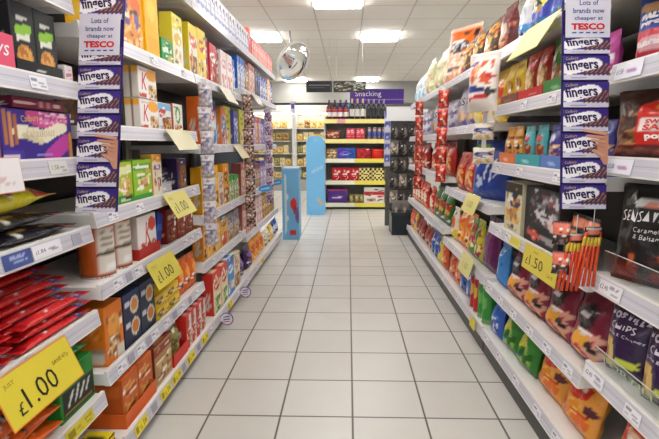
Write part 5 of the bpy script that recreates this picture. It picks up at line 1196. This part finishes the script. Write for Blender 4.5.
eput('brownchoc', 331.5, 2); eput('bluechoc', 346, 2); eput('redchoc', 362.8, 2)
mb = MB(('carton_print',)); mb.lathe([(.1, 0), (.112, .015), (.112, .16), (.09, .175)], 28, 'cf2018')
reg('redround', 'chocolate_tub', 'round bright red chocolate tub', 'chocolate', .22, .22, .18, mb.mesh('chocolate_tub')); a = MB(('gloss_print',)); a.lathe([(.115, .14), (.118, .145), (.118, .178), (.1, .185)], 28, 'd9301f'); D['redround'].parts = (('lid', a.mesh('lid'), (0, 0, 0)),)
eput('redround', 376.5, 2, EY + .15)
carton('redegg', 'egg_carton', 'red chocolate egg carton with a white swirl', .165, .1, .25, 'b81a20', (('d', .3, .4, .75, .62, .06, 'e0b8b4'), ('e', .5, .5, .3, .2, 'c83434'), ('d', .35, .5, .7, .6, .04, 'e8d4d0')), cat='chocolate')
carton('checkbox', 'chocolate_box', 'black and yellow checked chocolate box', .23, .1, .24, 'e8d88a', (('c', 0, 0, 1, 1, 6, '2a2218'), ('e', .5, .5, .24, .2, 'e0d080'), ('d', .35, .5, .65, .5, .05, '3a3020')), cat='chocolate', res=(36, 36))
for px in (336, 345, 354): eput('redegg', px, 3)
for px in (365, 377.7): eput('checkbox', px, 3)
mb = MB(('gloss_print',))
mb.grid(lambda u, v: (-.185 + u * .37 + (u - .5) * .02 * v, 0, v * .235), 20, 14, paint('4a1f78', (('d', .2, .42, .75, .5, .06, 'c8a8d8'), ('e', .5, .45, .36, .2, '5a2a8c'), ('d', .25, .42, .7, .48, .045, 'd8c0e0'))))
mb.box(-.185, .185, .002, .2, 0, .232, '45206f')
reg('purpletub', 'chocolate_tub', 'purple rectangular chocolate tub with a magenta lid', 'chocolate', .39, .2, .26, mb.mesh('chocolate_tub')); a = MB(('gloss_print',)); a.box(-.2, .2, -.01, .21, .235, .262, 'b02a78'); D['purpletub'].parts = (('lid', a.mesh('lid'), (0, 0, 0)),)
eput('purpletub', 337.2, 4)
bag('oliveball', 'treat_pack', 'olive gold treat pack', .1, .16, .08, '8a7a3a', (('e', .5, .5, .36, .3, 'b09a5a'),), cat='treats')
for px in (351.2, 356.4, 361.4): eput('oliveball', px, 4)
carton('whitechoc', 'chocolate_box', 'large white chocolate box with a red band', .39, .12, .3, 'e6e0d8', (('r', 0, .52, 1, .72, 'b8242a'), ('n', .12, .1, .6, .34, 5, ('8a4a3a', 'c9a08a', 'e6e0d8')), ('d', .7, .2, .9, .22, .03, '5a2a24'), ('r', 0, .72, 1, .76, 'd98a88')), cat='chocolate')
eput('whitechoc', 374, 4)

# ------------------------------------------------------------------ blue cardboard standees
def standee(x0, x1, y0, y1, h, label, art, side=None, txt=None, top_round=False):
    o = bpy.data.objects.new('cardboard_standee', None); COL.objects.link(o); o.location = ((x0 + x1) / 2, (y0 + y1) / 2, 0)
    w2, d2 = (x1 - x0) / 2, (y1 - y0) / 2
    mb = MB(('carton_print',))
    n = 14
    def P(u, v):
        zz = v * h
        ww = w2 * (1 if not top_round or v < .9 else math.sqrt(max(.02, 1 - ((v - .9) / .1) ** 2 * .75)))
        return (-ww + u * 2 * ww, -d2, zz)
    mb.grid(P, 24, 40, paint('74b6e2', art))
    mb.grid(lambda u, v: ((lambda p: (-p[0], d2, p[2]))(P(u, v))), 4, 40, paint('74b6e2'))
    for s in (0, 1):
        mb.grid(lambda u, v: ((lambda p: (p[0], -d2 + (u if s else 1 - u) * 2 * d2, p[2]))(P(s, v))), 10, 40, paint('84c0e6', side or ()))
    mb.grid(lambda u, v: ((lambda p: (p[0], -d2 + v * 2 * d2, h))(P(u, 1))), 2, 2, paint('74b6e2'))
    link('carcass', mb.mesh('carcass'), o)
    if txt:
        mb = MB(('carton_print',))
        mb.text(txt, lambda u, v: (w2 + .0015, -d2 + (1 - v) * 2 * d2 if False else -d2 + u * 2 * d2, v * h), .15, .3, .85, .72, 'e8f0f4', 0, PI / 2)
        link('lettering', mb.mesh('lettering'), o)
    tag(o, label, 'standee')
standee(-.845, -.63, 5.90, 6.18, .93, 'pale blue cardboard standee with red blobs at the end of the left shelves',
        (('d', .2, .15, .2, .85, .07, 'cfe0ea'), ('e', .68, .5, .2, .085, 'd0342c'), ('e', .78, .42, .12, .06, 'b02a34'), ('e', .62, .1, .2, .05, 'd03a34'), ('e', .9, .35, .12, .12, '7a5a9a'), ('e', .3, .3, .1, .03, 'd8e4ec'), ('e', .3, .6, .1, .03, 'd8e4ec'), ('r', 0, .98, 1, 1, 'd8e0e4')))
standee(-.72, -.405, 8.02, 8.3, 1.36, 'plain sky blue cardboard standee with round top beside the end display unit',
        (('e', .78, .16, .1, .035, 'd9a85a'), ('e', .62, .2, .05, .02, 'e0c050'), ('d', .3, .55, .9, .62, .02, '9ac8e8'), ('e', .55, .96, .2, .015, '8ac0e4'), ('r', .2, .4, .9, .405, '7ab4dc')), top_round=True)

# ------------------------------------------------------------------ round security mirror
o = bpy.data.objects.new('security_mirror', None); COL.objects.link(o); o.location = (-.775, 6.8, 2.375)
nrm = Vector((.70, -.52, -.50)).normalized()
rot = nrm.to_track_quat('Z', 'Y').to_euler(); o.rotation_euler = rot
rad, sag = .27, .10
Rs = (rad * rad + sag * sag) / (2 * sag)
mb = MB(('mirror',))
pr = []
amax = math.asin(rad / Rs)
for i in range(15):
    a = amax * (1 - i / 14)
    pr.append((max(Rs * math.sin(a), .0005), Rs * math.cos(a) - (Rs - sag)))
mb.lathe(pr, 48, 'ffffff'); link('mirror_dome', mb.mesh('mirror_dome'), o)
mb = MB(('plastic_print',)); mb.lathe([(rad * .98, -.02), (rad * 1.05, -.02), (rad * 1.06, -.005), (rad * 1.05, .012), (rad * .99, .014), (rad * .985, .0)], 48, 'd8d6d0'); link('rim', mb.mesh('rim'), o)
mb = MB(('plastic_print',)); mb.lathe([(.02, -.05), (rad * .6, -.045), (rad * .97, -.02)], 32, 'c8c6c0'); link('back_shell', mb.mesh('back_shell'), o)
mb = MB(('chrome',))
inv = rot.to_matrix().inverted()
mb.tube((0, 0, -.045), inv @ Vector((-.06, .12, .44)), .011, 'c8c8c8', 0, 10); link('bracket', mb.mesh('bracket'), o)
tag(o, 'round convex security mirror hanging from the ceiling above the left shelves', 'mirror')

# ------------------------------------------------------------------ hanging signs
def sign(name, x0, x1, y, z0, z1, label, bg, art, tx, wires=True, thick=.02):
    o = bpy.data.objects.new(name, None); COL.objects.link(o); o.location = ((x0 + x1) / 2, y, z0)
    w2, hh = (x1 - x0) / 2, z1 - z0
    mb = MB(('carton_print',)); mb.box(-w2, w2, .0005, thick, 0, hh, bg)
    mb.grid(lambda u, v: (-w2 + u * 2 * w2, 0, v * hh), 60, 20, paint(bg, art))
    p = link('panel', mb.mesh('panel'), o)
    if tx:
        mb = MB(('matt_print',))
        for t in tx: mb.text(t[0], lambda u, v: (-w2 + u * 2 * w2, -.002, v * hh), *t[1:5], t[5], 0, *t[6:])
        link('lettering', mb.mesh('lettering'), o)
    for s in (-.8, .8):
        mb = MB(('chrome',)); mb.tube((s * w2, thick / 2, hh), (s * w2, thick / 2, ZC - z0), .0012, 'c8c8c8'); link('hanging_wire', mb.mesh('hanging_wire'), o)
    tag(o, label, 'sign')
sign('hanging_sign', .03, 1.11, 9.6, 2.02, 2.315, 'purple hanging sign with white lettering above the end display unit', '4a2a86', (('r', 0, .28, 1, .34, '9a80c0'), ('e', .1, .5, .2, .5, '5c3a98')), (('Snacking', .1, .42, .58, .86, 'e8e0ee', .03),))
sign('hanging_sign', -.66, -.255, 7.5, 2.03, 2.20, 'black hanging sign board with grey lines, left of the dark patterned one', '1c1a1e', (('r', .1, .6, .9, .66, '6a6870'), ('r', .1, .38, .7, .44, '55535c'), ('r', .94, 0, .97, 1, '4a4850')), ())
sign('hanging_sign', -.235, .27, 7.55, 2.035, 2.205, 'dark hanging sign board with a leafy grey green pattern', '2a2822', (('n', .02, .1, .98, .95, 13, ('2a2822', '6a6a58', '1c1a18', '8a8a7c', '4a4a30', 'a9a8a0')),), ())

# ------------------------------------------------------------------ lit chiller cabinets along the back
def chiller(x0, x1, y, label, seed, zt=2.02):
    o = bpy.data.objects.new('chiller_cabinet', None); COL.objects.link(o); o.location = ((x0 + x1) / 2, y, 0)
    w2 = (x1 - x0) / 2
    mb = MB(('painted_steel',)); mb.box(-w2, w2, .55, .6, 0, zt + .2, 'ece6d4'); link('back_panel', mb.mesh('back_panel'), o)
    mb = MB(('painted_steel',)); mb.box(-w2, w2, -.02, .55, 0, .3, 'a9a69e'); link('base_tub', mb.mesh('base_tub'), o)
    mb = MB(('painted_steel',)); mb.box(-w2, w2, -.02, .55, zt, zt + .2, 'eceae4'); link('canopy', mb.mesh('canopy'), o)
    mb = MB(('chiller_tube',)); mb.box(-w2 + .04, w2 - .04, .02, .05, zt - .025, zt - .002, 'ffffff'); link('light_tube', mb.mesh('light_tube'), o)
    for s in (-1, 1):
        mb = MB(('painted_steel',)); mb.box(s * w2 - .02, s * w2 + .02, 0, .55, .3, zt, 'dcdad4'); link('side_panel', mb.mesh('side_panel'), o)
    zs = [.32 + i * .33 for i in range(5)]
    for z in zs[1:]:
        mb = MB(('painted_steel',)); mb.box(-w2 + .021, w2 - .021, .1, .545, z - .02, z, 'e4e0d4'); link('shelf', mb.mesh('shelf'), o)
    tag(o, label, 'chiller')
    r2 = random.Random(seed)
    for iz, z in enumerate(zs):
        x = x0 + .03
        while x < x1 - .2:
            k = r2.choice(('milk', 'cheese', 'butter', 'ready', 'greenpot', 'milk', 'cheese'))
            q = D[k]
            if x + q.w > x1 - .03: break
            put(k, x + q.w / 2, y + .13 + (.0 if iz else -.06), z + .0015, 0, f"{['bottom', 'lowest', 'middle', 'upper', 'top'][iz]} chiller shelf, {label.split(',')[-1].strip()}", how='from left')
            x += q.w + .02
for k, ds, c, a, w_, h_ in (('milk', 'cream dairy carton', 'e8dcb8', 'd9b45a', .12, .22), ('cheese', 'yellow dairy pack', 'e4c060', 'b98a3a', .15, .18), ('butter', 'pale gold dairy pack', 'dcc890', 'a98a4a', .17, .15), ('ready', 'brown chilled meal carton', 'b9904a', '6a4a24', .16, .2), ('greenpot', 'olive chilled pack', 'a9a45a', '6a6a2a', .13, .2)):
    carton(k, 'chilled_pack', ds, w_, .12, h_, c, (('e', .5, .55, .36, .2, a), ('r', 0, 0, 1, .2, a)), res=(8, 8), cat='chilled food')
chiller(-2.6, -1.42, 12.3, 'lit cream chiller cabinet far behind the left shelves, left cabinet', 3)
chiller(-1.38, -.5, 12.3, 'lit cream chiller cabinet far behind the blue standee, right cabinet', 5)
mb = MB(('plastic_print',)); mb.box(-.02, .02, -.02, .02, 0, 2.1, 'e4e2e4'); o = link('display_post', mb.mesh('display_post'), None, (-1.17, 10.0, 0))
b = MB(('carton_print',)); b.box(-.045, .045, -.026, -.021, 1.9, 2.12, 'cfcade'); b.box(-.03, .03, -.028, -.0265, 1.96, 2.06, '5a4a9a'); link('sign_card', b.mesh('sign_card'), o)
tag(o, 'slim white post with a purple topped card beyond the left shelves', 'post')

# ------------------------------------------------------------------ rack of hanging packs right of the end unit
o = bpy.data.objects.new('peg_rack', None); COL.objects.link(o); o.location = (.86, 6.95, 0)
mb = MB(('painted_steel',)); mb.box(-.30, .30, .03, .05, 0, 1.74, '5a5652'); link('back_panel', mb.mesh('back_panel'), o)
mb = MB(('plastic_print',)); mb.grid(lambda u, v: (-.33 + u * .09, .0, .9 + v * .8), 8, 30, paint('d8d8e0', [('r', .1, .1 + i * .2, .9, .2 + i * .2, '4a5ab8') for i in range(5)] + [('r', .3, .12 + i * .2, .7, .16 + i * .2, 'd8d8e0') for i in range(5)])); mb.quad((-.24, .002, .9), (-.33, .002, .9), (-.33, .002, 1.7), (-.24, .002, 1.7), 'd8d8e0'); link('ticket_strip', mb.mesh('ticket_strip'), o)
mb = MB(('plastic_print',)); mb.box(-.3, .3, -.02, .0, 1.56, 1.76, 'f0f0f0'); link('header_board', mb.mesh('header_board'), o)
for i, z in enumerate((1.53, 1.28, 1.05, .8, .56)):
    for j in range(4):
        mb = MB(('chrome',)); mb.tube((-.19 + j * .135, .03, z), (-.19 + j * .135, -.14, z + .01), .004, 'c8c8c8'); link('peg_hook', mb.mesh('peg_hook'), o)
tag(o, 'dark hanging pack rack with blue and white tickets, right of the end display unit', 'rack')
packet('darkhang', 'black hanging pack with a silver window', .125, .2, .04, '2a2828', (('n', .0, .0, 1, .8, 5, ('2a2828', '6a6664', '1a1818', '8a8078', '3a3230')),), cat='packs')
packet('greyhang', 'grey brown hanging pack', .125, .2, .04, '6a605a', (('n', .0, .0, 1, .9, 5, ('6a605a', 'a99a8a', '3a3230', 'c0b0a0')),), cat='packs')
for i, z in enumerate((1.31, 1.07, .84, .59, .35)):
    for j in range(4):
        put('darkhang' if (i + j) % 3 != 1 or i == 0 else 'greyhang', .86 - .19 + j * .135, 6.82 + .02 * (j % 2), z, R(3 * (j % 3) - 3), f"{['top', 'second', 'third', 'fourth', 'lowest'][i]} row of the peg rack", how='from left')
packet('tallgrey', 'tall grey snack pack', .11, .42, .05, '7a746e', (('n', .0, .0, 1, .9, 6, ('8a847c', '3a3634', 'b0a8a0', '5a5450')),), cat='packs')
D['tallgrey'].name = 'snack_pack'
# dark crate on the floor with packs in it
o = bpy.data.objects.new('dump_bin', None); COL.objects.link(o); o.location = (.735, 6.43, 0)
mb = MB(('plastic_print',))
for a in ((-.14, .14, -.20, -.185), (-.14, .14, .185, .20), (-.14, -.125, -.185, .185), (.125, .14, -.185, .185)): mb.box(*a, 0, .3, '17262c')
mb.box(-.125, .125, -.185, .185, .0, .02, '17262c')
link('bin_body', mb.mesh('bin_body'), o)
mb = MB(('plastic_print',))
for a in ((-.15, .15, -.21, -.2), (-.15, .15, .2, .21), (-.15, -.14, -.2, .2), (.14, .15, -.2, .2)): mb.box(*a, .27, .31, '1f333a')
link('bin_rim', mb.mesh('bin_rim'), o)
tag(o, 'dark teal plastic floor bin of packs at the end of the right shelves', 'bin')
for i, (dx, dy, k) in enumerate(((-.06, -.14, 'tallgrey'), (.06, -.14, 'tallgrey'), (-.06, -.04, 'tallgrey'), (.06, -.04, 'tallgrey'), (-.06, .06, 'tallgrey'), (.06, .06, 'tallgrey'))):
    put(k, .735 + dx * .98, 6.43 + dy, .19 if False else .0215, 0, 'standing in the floor bin', how='from front')
finish_labels()
check_labels()
